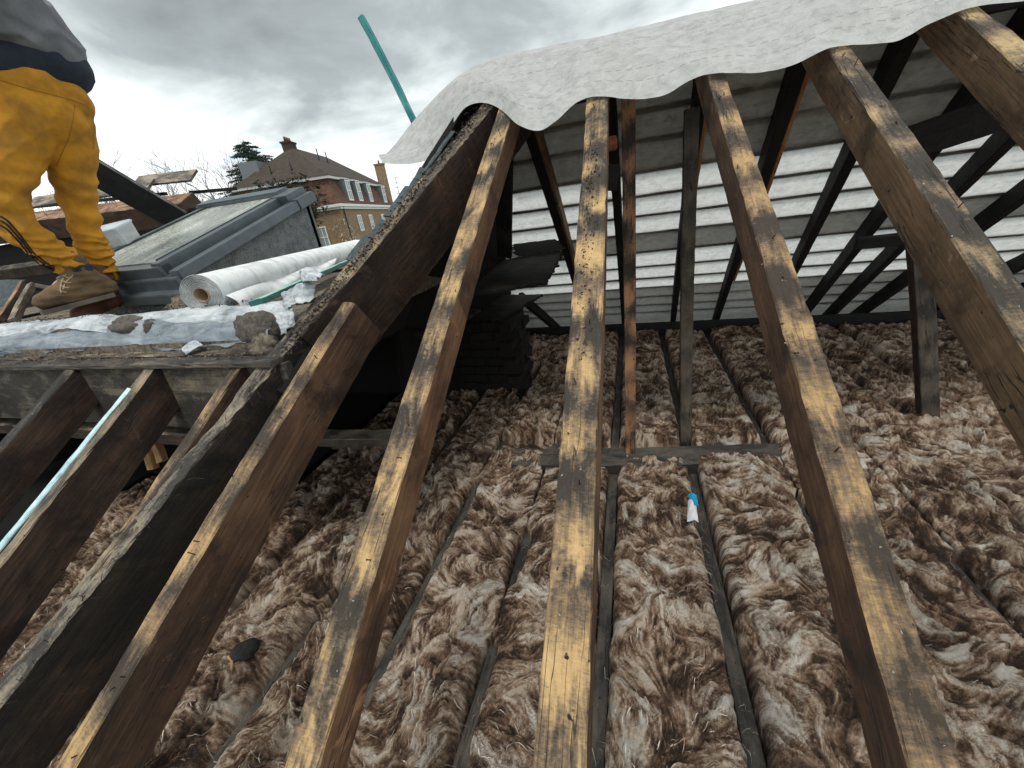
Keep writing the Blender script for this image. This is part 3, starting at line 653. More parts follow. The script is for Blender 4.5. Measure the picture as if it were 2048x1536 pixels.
for j in range(NR):
    t = j/(NR-1); p = E_*(1-t)+T_*t
    dist = np.linalg.norm(E_-T_, axis=1)
    bul = .020*math.sin(math.pi*t)+wav*0.0
    fold = .010*np.sin(arc*9+t*5)*np.sin(math.pi*t)+.022*(fbm(arc*9+t*3.0, arc*0+t*3, 2, 4)-.5)*(.25+3*t*(1-t))+.006*(1-np.abs(np.sin(arc*5+t*4+3*vn(arc*4, arc*0+t*2, 3)))**.5)*4*t*(1-t)
    p = p+np.outer(bul+fold, [0, -.55, .83]); rows.append(p); U.append(arc); Wt.append((1-t)*.335)
for j in range(1, 16):                                # carries on over the ridge down the far side
    t = j/15; p = T_.copy(); sc_ = np.clip((arc-.42)/.2, 0, 1); p[:, 1] += .62*t*sc_; p[:, 2] -= (.62*t*TQ-.012*math.sin(math.pi*min(1, t*1.5)))*sc_-.004*sc_; rows.append(p); U.append(arc); Wt.append(arc*0-.3)
co = np.array(rows); o = link('ridge_membrane', grid_mesh('ridge_membrane', co[::-1], dict(u=np.array([np.asarray(a)+0*arc for a in U])[::-1], w=np.array([np.asarray(a)+0*arc for a in Wt])[::-1])), M_MEMBD, smooth=True)
tag(o, 'grey-white membrane with printed dashed lines and a wavy edge, draped over the ridge', 'membrane')

# ================================================================== POSTS
def post(label, top, foot, w, d, m, rot=0):
    o = beam('roof_post', foot, top, w, d, m, up=(0, -1, 0)); tag(o, label, 'post', 'posts standing on the loft floor'); return o
f1 = aZ(1261, 908, ZF+.062); post('slender reddish post behind the centre rafter, standing on the binder', (f1.x-.01, f1.y+.02, .45), f1, .055, .05, W_POST)
f2 = aZ(1372, 884, ZF+.062); post('grey-brown post between the slender red post and the long rafter', aY(1385, 215, 2.12), f2, .060, .05, W_POST3)
f3 = aZ(1863, 842, ZF+.05); post('stout brown post standing in the insulation at the right', aY(1836, 330, f3.y+.02), f3, .078, .06, W_POST3)
o = beam('collar_board', aY(1716, 476, 2.42), aY(1850, 462, 2.42), .03, .055, W_SOOT, up=(0, -.3, 1)); tag(o, 'short black board nailed level across the right-hand post', 'board')
o = beam('purlin', aY(1795, 262, 2.18), aY(2120, 148, 2.10), .05, .12, W_SOOT, up=(0, -.2, 1)); tag(o, 'black purlin crossing under the far rafters at the upper right', 'beam')

# ================================================================== DARK CORNER under the hip
apex = Vector((-.66, 2.03, .555))
vs = thing('hip_end_slope', 'boarded underside of the hip end left of the far slope, coloured black for its shade', 'roof slope', (-1.1, 2.2, -.2))
Ap, Bp = apex, aP(560, 742)+Vector((-.03, 0, -.06)); Ep = Vector((-1.35, 2.0, -.55)); Fp = Vector((lx(4.7)-.02, 4.7, ZF)); Gp = Vector((-1.6, .84, -.6))
def strip_boards(a, b, c, kk, parent):                # boards filling triangle a,b,c laid across a->(b..c)
    for i in range(kk):
        t0, t1 = i/kk, (i+1)/kk+.004
        q = [a.lerp(b, t0), a.lerp(b, t1), a.lerp(c, t1), a.lerp(c, t0)]
        if i == 0: q = [a, a.lerp(b, t1), a.lerp(c, t1)]
        nrm = (b-a).cross(c-a).normalized(); prism('board', q, nrm*(.018+.004*(i % 2)), M_DARK, parent)
strip_boards(Ap, Bp, Ep, 8, vs); strip_boards(Ap, Ep, Fp, 12, vs)  # boards coloured near black so the corner's shade is in the colour
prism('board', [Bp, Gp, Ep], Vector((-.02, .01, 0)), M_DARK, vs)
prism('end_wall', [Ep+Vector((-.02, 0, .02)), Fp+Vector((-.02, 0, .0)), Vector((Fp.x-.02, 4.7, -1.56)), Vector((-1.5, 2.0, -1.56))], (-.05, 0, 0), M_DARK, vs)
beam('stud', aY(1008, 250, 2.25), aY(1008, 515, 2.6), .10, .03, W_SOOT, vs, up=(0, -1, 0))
bw = thing('back_wall', 'dark wall added to keep light out of the loft under the flat roof', 'wall', (-2.8, 2.9, -.9))
box('light_block_panel', (-3.0, 2.7, -.9), (3.2, .05, 1.3), M_DARK, bw, bev=0); box('light_block_panel', (-4.5, 1.2, -.9), (.05, 3.0, 1.3), M_DARK, bw, bev=0)  # panels added to block light leaking in from the left
# chimney stack of dark bricks
cs = thing('chimney_breast', 'brick chimney breast coloured near black for the dark behind the rafters', 'chimney', (-.95, 2.35, ZF))
cx0, cx1, cy0, cy1 = -1.50, -.86, 2.70, 3.13
box('core', ((cx0+cx1)/2, (cy0+cy1)/2, (ZF-.77)/2), (cx1-cx0-.03, cy1-cy0-.03, -.77-ZF), M_DARK, cs, bev=0)
M_DBRICK.node_tree.nodes['Principled BSDF']
bme = box_me(.205, .10, .062, .004); bme.materials.append(M_DBRICK)
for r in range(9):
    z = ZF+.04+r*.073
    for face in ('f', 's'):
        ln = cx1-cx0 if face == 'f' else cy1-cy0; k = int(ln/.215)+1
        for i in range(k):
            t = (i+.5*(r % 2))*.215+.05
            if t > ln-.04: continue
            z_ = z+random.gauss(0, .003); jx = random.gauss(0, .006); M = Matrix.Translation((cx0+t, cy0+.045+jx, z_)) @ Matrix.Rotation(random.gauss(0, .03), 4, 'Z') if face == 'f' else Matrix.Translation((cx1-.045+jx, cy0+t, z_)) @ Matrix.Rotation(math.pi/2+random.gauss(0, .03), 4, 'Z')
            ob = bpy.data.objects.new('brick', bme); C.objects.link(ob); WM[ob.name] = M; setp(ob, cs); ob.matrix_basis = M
# ragged boards lying over it
def ragged(name, pts, th, m, label, cat='board', seed=0):
    P0 = [Vector(p) for p in pts]; out = []
    for i in range(len(P0)):
        a, b = P0[i], P0[(i+1) % len(P0)]; k = max(1, int((b-a).length/.02))
        for j in range(k):
            p = a.lerp(b, j/k); nrm = (b-a).normalized().cross(Vector((0, 0, 1))); out.append(p+nrm*random.gauss(0, .004 if seed == 0 else .009))
    o = prism(name, out, (0, 0, -th), m); tag(o, label, cat); return o
ragged('loose_board', [aZ(860, 640, -.75), aZ(1000, 640, -.75), aZ(1085, 588, -.75), aZ(880, 592, -.71)], .02, W_SOOT, 'ragged black board lying over the chimney breast', seed=1)
ragged('loose_board', [aZ(930, 590, -.40), aZ(1090, 565, -.40), aZ(1132, 492, -.33), aZ(1000, 522, -.36)], .015, W_SOOT, 'torn black board tip sticking out to the right above the chimney breast', seed=1)
ragged('loose_board', [aZ(770, 670, -.66), aZ(880, 672, -.66), aZ(960, 618, -.66), aZ(830, 610, -.66)], .018, W_JOIST, 'dusty grey board in the dark behind the left-of-centre rafter')
ragged('loose_board', [aZ(1035, 512, -.22), aZ(1128, 498, -.22), aZ(1110, 478, -.20), aZ(1026, 488, -.20)], .004, M_DARK, 'torn scrap of black felt hanging beside the far membrane', 'felt', seed=1)
# new noggins in the dark lower left
ng = thing('noggin', 'short block of new orange timber in the dark between the left rafters', 'timber block', aZ(305, 930, -.9))
for (A_, B_) in (((300, 940), (278, 885)), ((318, 925), (302, 885))):
    beam('block', aY(*A_, .95), aY(*B_, .98), .05, .03, W_FRESH, ng, up=(0, -1, .2))

# ================================================================== FLAT ROOF, FASCIA, LEAD
fr = box('flat_roof', (-3.6, 3.0, -.315), (4.9, 4.2, .09), M_RUBBLE, bev=0); fr['kind'] = 'structure'
for k_ in (0,):
    bx_ = (-1.15)
ed = thing('roof_edge', 'weathered fascia and gutter boards along the edge of the flat roof, blotched with white mould', 'fascia', (-2.4, .82, -.45))
fz = aY(0, 748, .84).z; fz1 = aY(530, 742, .84).z
beam('fascia_board', (-4.4, .812, -.447), (-.98, .812, -.447), .25, .03, W_FASC, ed, up=(0, -1, 0), jit=.0015)
for o in (ed.children): pass
beam('top_board', (-4.4, .812, -.304), (-.99, .812, -.304), .06, .018, W_FASC, ed, jit=.002)
beam('ledge_board', (-4.4, .93, -.298), (-1.00, .93, -.298), .17, .02, W_HIP, ed, jit=.003)
beam('lower_rail', (-4.4, .85, -.605), (-1.25, .85, -.605), .06, .05, W_HIP, ed, jit=.003)
link('grit', crumbs(700, lambda: Vector((random.uniform(-3.4, -1.08), 1.0+abs(random.gauss(0, .05)), -.170)), .0015, .006).me('grit'), M_DIRT, ed)['kind'] = 'stuff'
link('rubble', crumbs(900, lambda: Vector((random.uniform(-3.8, -1.05), random.uniform(.80, .93), -.297)), .002, .008).me('rubble'), M_RUBBLE, ed)['kind'] = 'stuff'
beam('tie_strap', aY(462, 738, .80), aY(512, 712, .90), .03, .004, M_GREYM, ed, up=(0, -.3, 1))

def lead_grid(x0, x1, prof, edgef, nx=260, seed=0, amp=.012):
    xs = np.linspace(x0, x1, nx); m_ = 40; rows = []
    for j in range(m_):
        t = j/(m_-1); y, z = prof(t, xs); w = amp*(fbm(xs*4, xs*0+t*1.6, seed, 4)-.5)*2
        w = w+.008*(fbm(xs*16, xs*0+t*7, seed+1, 3)-.5)-.012*(1-np.abs(np.sin(xs*6+t*5+5*fbm(xs*3, xs*0+t*2, seed+2, 3))))**4
        rows.append(np.stack([xs, y+w*.25, z+w], -1))
    return np.array(rows)
# top sheet: from the back over the crest and down to a wavy front lip
def prof1(t, xs):
    lip = .5+.5*np.sin(xs*4.2+1.3)+.35*np.sin(xs*9.7)
    if t < .40: u = t/.40; return 1.14-.14*u+0*xs, -.205+.030*math.sin(u*1.6)+0*xs
    u = (t-.40)/.60
    return 1.0-.062*u-.012*np.sin(u*3)+.010*lip*u*u, -.175-(.038+.024*lip)*u*(.35+.65*u)
A1 = lead_grid(-4.2, -1.03, prof1, None, seed=2, amp=.015)
o = link('lead_sheet', grid_mesh('lead_sheet', A1), M_LEAD, smooth=True); tag(o, 'crumpled whitish lead sheet laid along the top of the flat roof edge', 'lead sheet')
def prof2(t, xs):
    lip = .5+.5*np.sin(xs*3.1+4.0)
    return .945-.045*t-.022*np.sin(3.1*t)*lip, -.205-.075*t-.004*lip*t
A2 = lead_grid(-4.2, -1.10, prof2, None, seed=4, amp=.024)
o = link('lead_flap', grid_mesh('lead_flap', A2), M_LEADD, smooth=True); tag(o, 'darker blue-grey lead flap curling out beneath the lead sheet', 'lead sheet')
# small upturned curl and pieces near the hip
def patch_sheet(name, corners, nrm, curl, m, label, cat, n_=24, amp=.01, seed=0, thick=None):
    a, b, c, d = [Vector(p) for p in corners]; rows = []
    for i in range(n_):
        t = i/(n_-1); row = []
        for j in range(n_):
            s = j/(n_-1); p = a.lerp(b, s).lerp(d.lerp(c, s), t)
            h = curl*math.sin(math.pi*s)*.5+amp*(float(fbm(np.array(s*3+seed*5.0), np.array(t*3.0), seed, 3))-.5)*2
            ed_ = .006*(float(vn(np.array(s*9.0+seed), np.array(t*9.0), seed))-.5); row.append(p+Vector(nrm)*h+(b-a).normalized()*ed_)
        rows.append([tuple(p) for p in row])
    o = link(name, grid_mesh(name, np.array(rows)), m, smooth=True); sm = o.modifiers.new('thickness', 'SOLIDIFY'); sm.thickness = thick or .003
    tag(o, label, cat); return o
patch_sheet('lead_offcut', [aY(364, 698, .86), aY(392, 680, .90), aY(407, 690, .88), aY(374, 711, .84)], (0, -.3, .9), .01, M_LEAD, 'small folded lead offcut below the lead sheet', 'lead offcut', seed=1, amp=.004)
patch_sheet('lead_scrap', [aY(603, 548, 1.02), aY(642, 545, 1.02), aY(638, 570, .98), aY(612, 572, .98)], (0, -.6, .8), .03, M_LEAD, 'crumpled lead scrap leaning by the green batten', 'lead scrap', seed=2, amp=.02)
patch_sheet('lead_scrap', [aY(565, 590, 1.02), aY(640, 568, 1.0), aY(612, 612, .95), aY(568, 616, .95)], (0, -.6, .8), .02, M_LEAD, 'pale lead scrap resting on the end of the lead sheet near the hip', 'lead scrap', seed=3, amp=.02)
patch_sheet('lead_scrap', [aY(552, 632, .90), aY(590, 620, .92), aY(588, 655, .90), aY(565, 672, .86)], (0, -.6, .8), .012, M_LEAD, 'blue-grey bent lead tab beside the larger mortar lump', 'lead scrap', seed=4, amp=.012)

def lump(name, c, ax, ay, az, m, label, cat, rough_=.18, seed=0, rot=0.0, sub=4):
    bm = bmesh.new(); bmesh.ops.create_icosphere(bm, subdivisions=sub, radius=1)
    for v in bm.verts:
        x, y, z = v.co; q = .5*float(fbm(np.array(x*1.5+seed*3.1), np.array(y*1.5+z*1.3), seed, 3))+.5*float(fbm(np.array(x*4+z), np.array(y*4+z*2), seed+2, 3))
        r = 1+rough_*(q-.5)*2*2
        v.co = Vector((x*ax*r, y*ay*r, max(z, -.5)*az*r))
    me = bpy.data.meshes.new(name); bm.to_mesh(me); bm.free()
    o = link(name, me, m, None, Matrix.Translation(Vector(c)) @ Matrix.Rotation(rot, 4, 'Z'), smooth=True); tag(o, label, cat); return o
c = aY(262, 655, .962); lump('mortar_lump', c+Vector((0, .01, .004)), .115, .05, .038, M_MORTAR, 'broad flat lump of grey mortar on the lead sheet, nearer the worker', 'mortar', seed=1)
c = aY(309, 655, .955); lump('mortar_lump', c+Vector((0, 0, .0)), .034, .03, .03, M_MORTAR, 'small mortar piece at the right end of the broad flat lump', 'mortar', seed=3)
c = aY(522, 660, .94); lump('mortar_lump', c+Vector((.0, -.005, .0)), .080, .05, .068, M_MORTAR, 'tall brown-grey mortar lump on the lead sheet beside the hip', 'mortar', seed=2)
c = aY(540, 700, .90); lump('mortar_lump', c+Vector((0, -.01, 0)), .045, .04, .055, M_RUBBLE, 'crumbly earth spilling down from the tall mortar lump', 'mortar', seed=4, rough_=.3)
c = aZ(490, 1300, ZF+.085); lump('soot_clod', c, .050, .040, .022, M_SOOTY, 'black flat clod lying in the insulation', 'clod', seed=5, rough_=.12, rot=.4)
sa = aZ(455, 1312, ZF+.095); sb = aZ(463, 1345, ZF+.085)
o = beam('wood_splinter', sa, sb, .008, .005, W_FRESH, up=(0, -.3, 1), taper=.7, seg=.008); tag(o, 'short bright splinter of wood beside the black clod', 'splinter')
# wrapper
wr = thing('plastic_wrapper', 'small white and blue plastic wrapper dropped on the insulation', 'wrapper', aZ(1385, 1020, ZF+.08))
def wrap(corn, m, nm_, seed):
    a, b, c_, d = corn; rows = []
    for i in range(14):
        t = i/13; row = []
        for j in range(10):
            s = j/9; p = a.lerp(b, s).lerp(d.lerp(c_, s), t); h = .012*math.sin(math.pi*s)+.010*(float(fbm(np.array(s*5.0+seed), np.array(t*6.0), seed, 2))-.5); row.append(tuple(p+Vector((0, 0, h))))
        rows.append(row)
    link(nm_, grid_mesh(nm_, np.array(rows)), m, wr, smooth=True)
zz_ = ZF+.088
wrap([aZ(1376, 1000, zz_), aZ(1392, 1004, zz_), aZ(1397, 1046, zz_), aZ(1374, 1044, zz_)], M_WHITE, 'white_part', 1)
wrap([aZ(1375, 990, zz_+.003), aZ(1393, 990, zz_+.003), aZ(1398, 1015, zz_+.003), aZ(1386, 1012, zz_+.003)], M_BLUE, 'blue_part', 2)

# ---- membrane roll with core
ra = aY(403, 590, 1.02); axis = Vector((-.375, .927, .004)).normalized(); rb = ra+axis*2.2; R_ = .072
rl = thing('membrane_roll', 'thick roll of white membrane with a cardboard core lying behind the lead sheet', 'membrane roll', ra+Vector((0, 0, -R_)))
Mr = frame(ra, ra+axis, (0, 0, 1))
def roll_me(L, R0, R1, turns):
    k = 40*turns; V, Fc = [], []
    for i in range(k+1):
        q = 2*math.pi*i/40; r = R0+(R1-R0)*i/k+.0012*math.sin(q*3+i*.01)
        V += [(0+random.gauss(0, .0008), r*math.cos(q), r*math.sin(q)), (L, r*math.cos(q)*.99, r*math.sin(q)*.99)]
    for i in range(k): Fc.append((2*i, 2*i+1, 2*i+3, 2*i+2))
    return mesh('roll', V, Fc)
L_ = (rb-ra).length
link('wound_sheet', roll_me(L_, .026, R_, 14), M_MEMBW, rl, Mr, smooth=True)
V, Fc = [], []
for i in range(33):
    q = 2*math.pi*i/32
    for r, x in ((.0235, -.003), (.026, -.003), (.026, L_), (.0235, .35)): V.append((x, r*math.cos(q), r*math.sin(q)))
for i in range(32):
    for j in range(3): Fc.append((i*4+j, i*4+j+1, i*4+j+5, i*4+j+4))
    Fc.append((i*4+3, i*4, i*4+4, i*4+7))
link('cardboard_core', mesh('core', V, Fc), M_CARD, rl, Mr, smooth=True)
V = [(0.002, r*math.cos(q), r*math.sin(q)) for r in (.026, R_-.001) for q in np.linspace(0, 2*math.pi, 49)]
Fc = [(i, i+1, i+50, i+49) for i in range(48)]
def endfn(n, tc, p):
    v = tc.outputs['Object']; s = n.sep(v); r = n.math('SQRT', n.math('ADD', n.math('MULTIPLY', s[1], s[1]), n.math('MULTIPLY', s[2], s[2])))
    w = n.math('SINE', n.math('MULTIPLY', r, 1100.0)); f = n.math('ADD', n.math('MULTIPLY', w, .2), n.noise(v, 30, 4, .6))
    return dict(color=n.ramp(f, [(.3, (.20, .21, .215)), (.7, (.46, .47, .475))]), normal=n.bump(w, .5, .002))
link('rolled_edge', mesh('end', V, Fc), mat('roll_end', fn=endfn), rl, Mr)
# loose flap of the roll
rows = []
for i in range(26):
    t = i/25; row = []
    for j in range(30):
        s = j/29; q = math.radians(20)+t*.9*(1+.0*s); p = ra+axis*(.02+s*L_*.9)
        out = Vector((.927, .375, 0)); wv = .006*math.sin(s*14+t*3); q = math.radians(15+75*t)
        p = ra+axis*(.01+s*1.3*(1-.3*t)); rr = R_+.002+.040*t*(1-.3*s); p = p+out*(rr*math.cos(q-.5)+.03*t+wv)+Vector((0, 0, -rr*math.sin(q)*.72+wv*.5)); row.append(tuple(p))
    rows.append(row)
link('loose_flap', grid_mesh('flap', np.array(rows)), M_MEMBW, rl, smooth=True)
# pale green batten lying along the roll
o = beam('treated_batten', aY(508, 600, .99), aY(716, 510, 2.15), .045, .022, M_PGREEN, up=(0, -.45, .9)); tag(o, 'pale green treated batten lying along the membrane roll', 'batten')
o = beam('treated_batten', aY(835, 262, 2.35), aY(719, 32, 2.35), .033, .030, M_GREEN, up=(0, -1, .1)); tag(o, 'tall teal treated batten standing up against the sky behind the ridge', 'batten')
# slates along the back of the hip
hs = thing('slate_stack', 'dark slates and felt sticking out along the back edge of the hip', 'slates', aP(760, 460))
sdv = (hipB-hipA).normalized().cross(PN)
for k, (A_, B_, w_) in enumerate((((700, 520), (742, 470), .05), ((722, 498), (768, 440), .035), ((775, 432), (818, 372), .045), ((800, 405), (846, 335), .03), ((846, 345), (905, 262), .02))):
    a, b = aP(*A_, -.01-.008*k % .02), aP(*B_, -.01-.006*k % .02); beam('slate', a+sdv*.012*0, b, w_, .006, M_SLATE, hs, up=(PN+Vector((.3*(k % 2), 0, 0))).normalized(), seg=.02, jit=.002)

# ================================================================== SKYLIGHT
sk = thing('skylight', 'grey-framed roof window with dusty glass coloured pale for its sky reflection on a felt-covered upstand', 'skylight', (-2.7, 1.9, -.2))
O = Vector((-2.31, 1.5225, -.037)); SL = math.radians(18); uy = Vector((0, math.cos(SL), math.sin(SL))); ux = Vector((-1, 0.03, .02)).normalized(); un = uy.cross(ux)*-1
if un.z < 0: un = -un
LN, WD = 1.17, 1.07
def sp(a, b, c=0): return O+ux*a+uy*b+un*c            # a: leftwards, b: up the slope, c: above
def slab(name, a0, a1, b0, b1, c0, c1, m, bev=.004):
    V = [sp(a, b, c) for c in (c0, c1) for a, b in ((a0, b0), (a1, b0), (a1, b1), (a0, b1))]
    me = mesh(name, V, [(0, 1, 2, 3), (7, 6, 5, 4), (0, 4, 5, 1), (1, 5, 6, 2), (2, 6, 7, 3), (3, 7, 4, 0)])
    bm = bmesh.new(); bm.from_mesh(me); bmesh.ops.recalc_face_normals(bm, faces=bm.faces); bmesh.ops.bevel(bm, geom=bm.edges[:], offset=bev, segments=2, affect='EDGES'); bm.to_mesh(me); bm.free()
    return link(name, me, m, sk)
# upstand: side walls to the flat roof
zb = -.27
def wallp(name, p, q, nrm): prism(name, [p, q, Vector((q.x, q.y, zb)), Vector((p.x, p.y, zb))], nrm, M_FELT, sk)
wallp('side_wall', sp(.02, .0, -.07), sp(.02, LN+.02, -.07), Vector((-.03, 0, 0)))
wallp('front_wall', sp(.02, .01, -.075), sp(WD-.02, .01, -.075), Vector((0, .03, 0)))
wallp('back_wall', sp(.02, LN, -.07), sp(WD-.02, LN, -.07), Vector((0, -.03, 0)))
wallp('side_wall', sp(WD-.02, .0, -.07), sp(WD-.02, LN, -.07), Vector((.03, 0, 0)))
slab('outer_flashing', -.03, .045, -.02, LN*.87, -.075, -.018, M_GREYM); slab('outer_flashing', -.035, .05, LN*.875, LN+.05, -.08, -.012, M_GREYM)
slab('gutter_flashing', .045, .11, -.02, LN+.02, -.06, -.045, M_GREYM)
slab('inner_cladding', .10, .17, .0, LN*.86, -.06, .022, M_GREYM); slab('corner_cladding', .03, .18, LN*.86, LN+.05, -.04, .028, M_GREYM)
slab('inner_cladding', WD-.12, WD-.06, .0, LN, -.06, .022, M_GREYM)
slab('top_cladding', .17, WD-.02, LN-.09, LN+.05, -.05, .045, M_GREYM, .012)
slab('front_cladding', .10, WD-.02, -.02, .055, -.06, .008, M_GREYM); slab('front_flashing', -.02, WD+.04, -.055, -.018, -.11, -.045, M_GREYM)
slab('glazing_bead', .17, .185, .05, LN-.09, .0, .026, M_SLATE, .002); slab('glazing_bead', WD-.14, WD-.125, .05, LN-.09, .0, .026, M_SLATE, .002)
slab('glass', .18, WD-.13, .05, LN-.09, .0, .014, M_GLASS, .001)
slab('base_flashing', -.06, WD+.06, -.11, -.05, -.16, -.105, M_GREYM)
# box of screws on the glass
bxO = aP(0, 0)*0
pc = atpl(246, 490, un, un.dot(sp(0, 0, .014)))
tb = thing('storage_box', 'clear plastic tub of screws standing on the skylight glass', 'plastic box', pc)
yaw = Matrix.Rotation(math.radians(-38), 3, 'Z')
def frustum(name, s0, s1, h, z0, m, parent, wall=None):
    V = []
    for z, s in ((z0, s0), (z0+h, s1)):
        for a, b in ((-1, -1), (1, -1), (1, 1), (-1, 1)): V.append(Vector((a*s[0]/2, b*s[1]/2, z)))
    me = mesh(name, V, [(3, 2, 1, 0), (0, 1, 5, 4), (1, 2, 6, 5), (2, 3, 7, 6), (3, 0, 4, 7)]+([(4, 5, 6, 7)] if not wall else []))
    bm = bmesh.new(); bm.from_mesh(me); bmesh.ops.bevel(bm, geom=[e for e in bm.edges if len(e.link_faces) == 2], offset=.008, segments=2, affect='EDGES'); bm.to_mesh(me); bm.free()
    o = link(name, me, m, parent, Matrix.Translation(pc) @ frame((0, 0, 0), uy.cross(un), un) @ Matrix.Rotation(.25, 4, 'Z'), smooth=False)
    if wall: sm = o.modifiers.new('wall', 'SOLIDIFY'); sm.thickness = .002
    return o
frustum('tub', (.20, .14), (.23, .17), .12, .002, M_PLAST, tb, True)
frustum('contents', (.192, .132), (.202, .145), .05, .006, M_SCREW, tb)
frustum('rim', (.236, .176), (.240, .180), .014, .106, M_PLAST2, tb, True)
frustum('lid', (.237, .177), (.228, .168), .008, .121, M_PLAST, tb)

# ================================================================== TIMBERS BEHIND
o = beam('loose_rafter', aY(150, 292, 2.25), aY(372, 424, 2.75), .05, .20, W_BLACK, up=(.35, -.5, 1)); tag(o, 'wide black rafter leaning down behind the skylight', 'rafter')
o = beam('roof_plank', aY(60, 404, 3.0), aY(300, 368, 3.2), .17, .022, W_BACK, up=(0, -.8, 1)); tag(o, 'grey plank running behind the worker at knee height', 'plank')
o = beam('roof_plank', aY(270, 362, 3.3), aY(386, 349, 3.4), .17, .022, W_BACK, up=(0, -.8, 1)); tag(o, 'pale-topped plank end poking out right of the black rafter', 'plank')
for (A_, B_, YY_, lb) in (((60, 412), (330, 384), 3.4, 'thin dark rail under the planks behind the worker'), ((380, 382), (470, 374), 3.5, 'thin dark rail behind the top of the skylight')):
    o = beam('roof_rail', aY(*A_, YY_), aY(*B_, YY_), .04, .03, W_SOOT); tag(o, lb, 'rail')
o = beam('wall_beam', aY(-160, 460, 2.75), aY(372, 396, 2.95), .20, .21, W_ORNG, up=(0, -.55, 1)); tag(o, 'stout orange-brown beam with nail stubs behind the worker', 'beam')
WB = WM[o.name]
for _ in range(14):
    p = WB @ Vector((random.uniform(.5, 2.9), random.uniform(-.07, .07), 0)); tube('nail', [p, p+Vector((.003, 0, .03))], .0022, M_NAIL, o, k=5)
o = beam('lower_beam', aY(-160, 560, 2.6), aY(300, 492, 2.6), .12, .10, W_HIP, up=(0, -.4, 1)); tag(o, 'brown lower beam partly hidden behind the worker and the skylight', 'beam')
o = box('recess_shade_board', (-5.6, 2.95, -.02), (4.2, .04, .84), M_DARK, bev=0); tag(o, 'black board added to stand for the dark recess below the beams at the left edge', 'boarding')  # added black board closes the sky gap, painted as the recess's shade
# broken gutter frame pieces by the boots
gp = thing('broken_frame', 'broken grey slate and timber angle pieces lying by the boots', 'broken pieces', aY(60, 600, 1.2))
beam('slate', aY(-60, 590, 1.32), aY(42, 586, 1.32), .16, .008, M_SLATE, gp, up=(0, -.9, .6))
beam('angle_piece', aY(20, 638, 1.06), aY(58, 566, 1.30), .030, .03, W_BACK, gp, up=(0, -.5, 1))
beam('angle_piece', aY(58, 567, 1.30), aY(125, 580, 1.36), .030, .03, W_JOIST, gp, up=(0, -.5, 1))
beam('angle_piece', aY(-5, 632, 1.06), aY(40, 562, 1.35), .020, .03, W_ORNG, gp, up=(0, -.5, 1))
c = aY(335, 598, 1.25); lump('rubble_heap', c+Vector((0, .08, -.07)), .12, .08, .06, M_RUBBLE, 'small heap of brown rubble between the boots and the membrane roll', 'rubble', seed=3, rough_=.3)

# ================================================================== WORKER
W0 = Vector((-2.4, 1.1, -.13))*1.16; WN = Vector((W0.x, W0.y, 0)).normalized(); WDD = WN.dot(W0)
def aW(x, y, dd=0): return atpl(x, y, WN, WDD+dd)
def capsule(A, a, b, ra_, rb_, k=18):
    a, b = Vector(a), Vector(b); t = (b-a).normalized() if (b-a).length > 1e-6 else Vector((0, 0, 1)); path, rr = [], []
    for i in range(5): q = math.pi/2*i/4; path.append(a-t*ra_*math.cos(q)); rr.append(max(ra_*math.sin(q), 1e-4))
    for i in range(1, 6): u = i/6; path.append(a.lerp(b, u)); rr.append(ra_+(rb_-ra_)*u)
    for i in range(5): q = math.pi/2*(1-i/4); path.append(b+t*rb_*math.cos(q)); rr.append(max(rb_*math.sin(q), 1e-4))
    ref = Vector((.31, .52, .79)); a1 = t.cross(ref).normalized(); b1 = t.cross(a1); V, Fc = [], []
    for p, r in zip(path, rr):
        for j in range(k): q = 2*math.pi*j/k; V.append(p+a1*math.cos(q)*r+b1*math.sin(q)*r)
    n_ = len(path)
    for i in range(n_-1):
        for j in range(k): Fc.append((i*k+j, i*k+(j+1) % k, (i+1)*k+(j+1) % k, (i+1)*k+j))
    Fc += [tuple(range(k))[::-1], tuple((n_-1)*k+j for j in range(k))]; A.add(V, Fc)
def chain(A, pts):
    for (a, ra_), (b, rb_) in zip(pts, pts[1:]): capsule(A, a, b, ra_, rb_)
def fuse(name, A, m, parent, vox=.011, smooth=6, disp=None):
    me = A.me(name); o = bpy.data.objects.new(name+'_tmp', me); C.objects.link(o)
    r = o.modifiers.new('r', 'REMESH'); r.mode = 'VOXEL'; r.voxel_size = vox
    s = o.modifiers.new('s', 'SMOOTH'); s.iterations = smooth; s.factor = .5
    dg = bpy.context.evaluated_depsgraph_get(); ev = o.evaluated_get(dg); me2 = bpy.data.meshes.new_from_object(ev); bpy.data.objects.remove(o)
    if disp:
        k = len(me2.vertices); co = np.zeros(k*3, np.float32); me2.vertices.foreach_get('co', co); no = np.zeros(k*3, np.float32); me2.vertices.foreach_get('normal', no)
        co = co.reshape(-1, 3); no = no.reshape(-1, 3); co = co+no*disp(co)[:, None]; me2.vertices.foreach_set('co', co.reshape(-1)); me2.update()
    me2.materials.clear()
    return link(name, me2, m, parent, smooth=True)
wk = thing('person', 'roof worker bending forward in grey T-shirt, mustard joggers and brown boots', 'person', W0)
PXR = lambda px, py, w: (aW(px+w, py)-aW(px-w, py)).length/2
pel = aW(72, 205); hipL = aW(38, 235, -.02); hipR = aW(128, 228, .02)
kneeL = aW(-8, 400, -.09); ankL = aW(158, 545, -.04); kneeR = aW(160, 392, .05); ankR = aW(206, 548, .10)
rW = PXR(80, 200, 60)
chest = aW(-75, -10, -.12); mid = aW(20, 110, -.03); neck = aW(-190, -90, -.2)
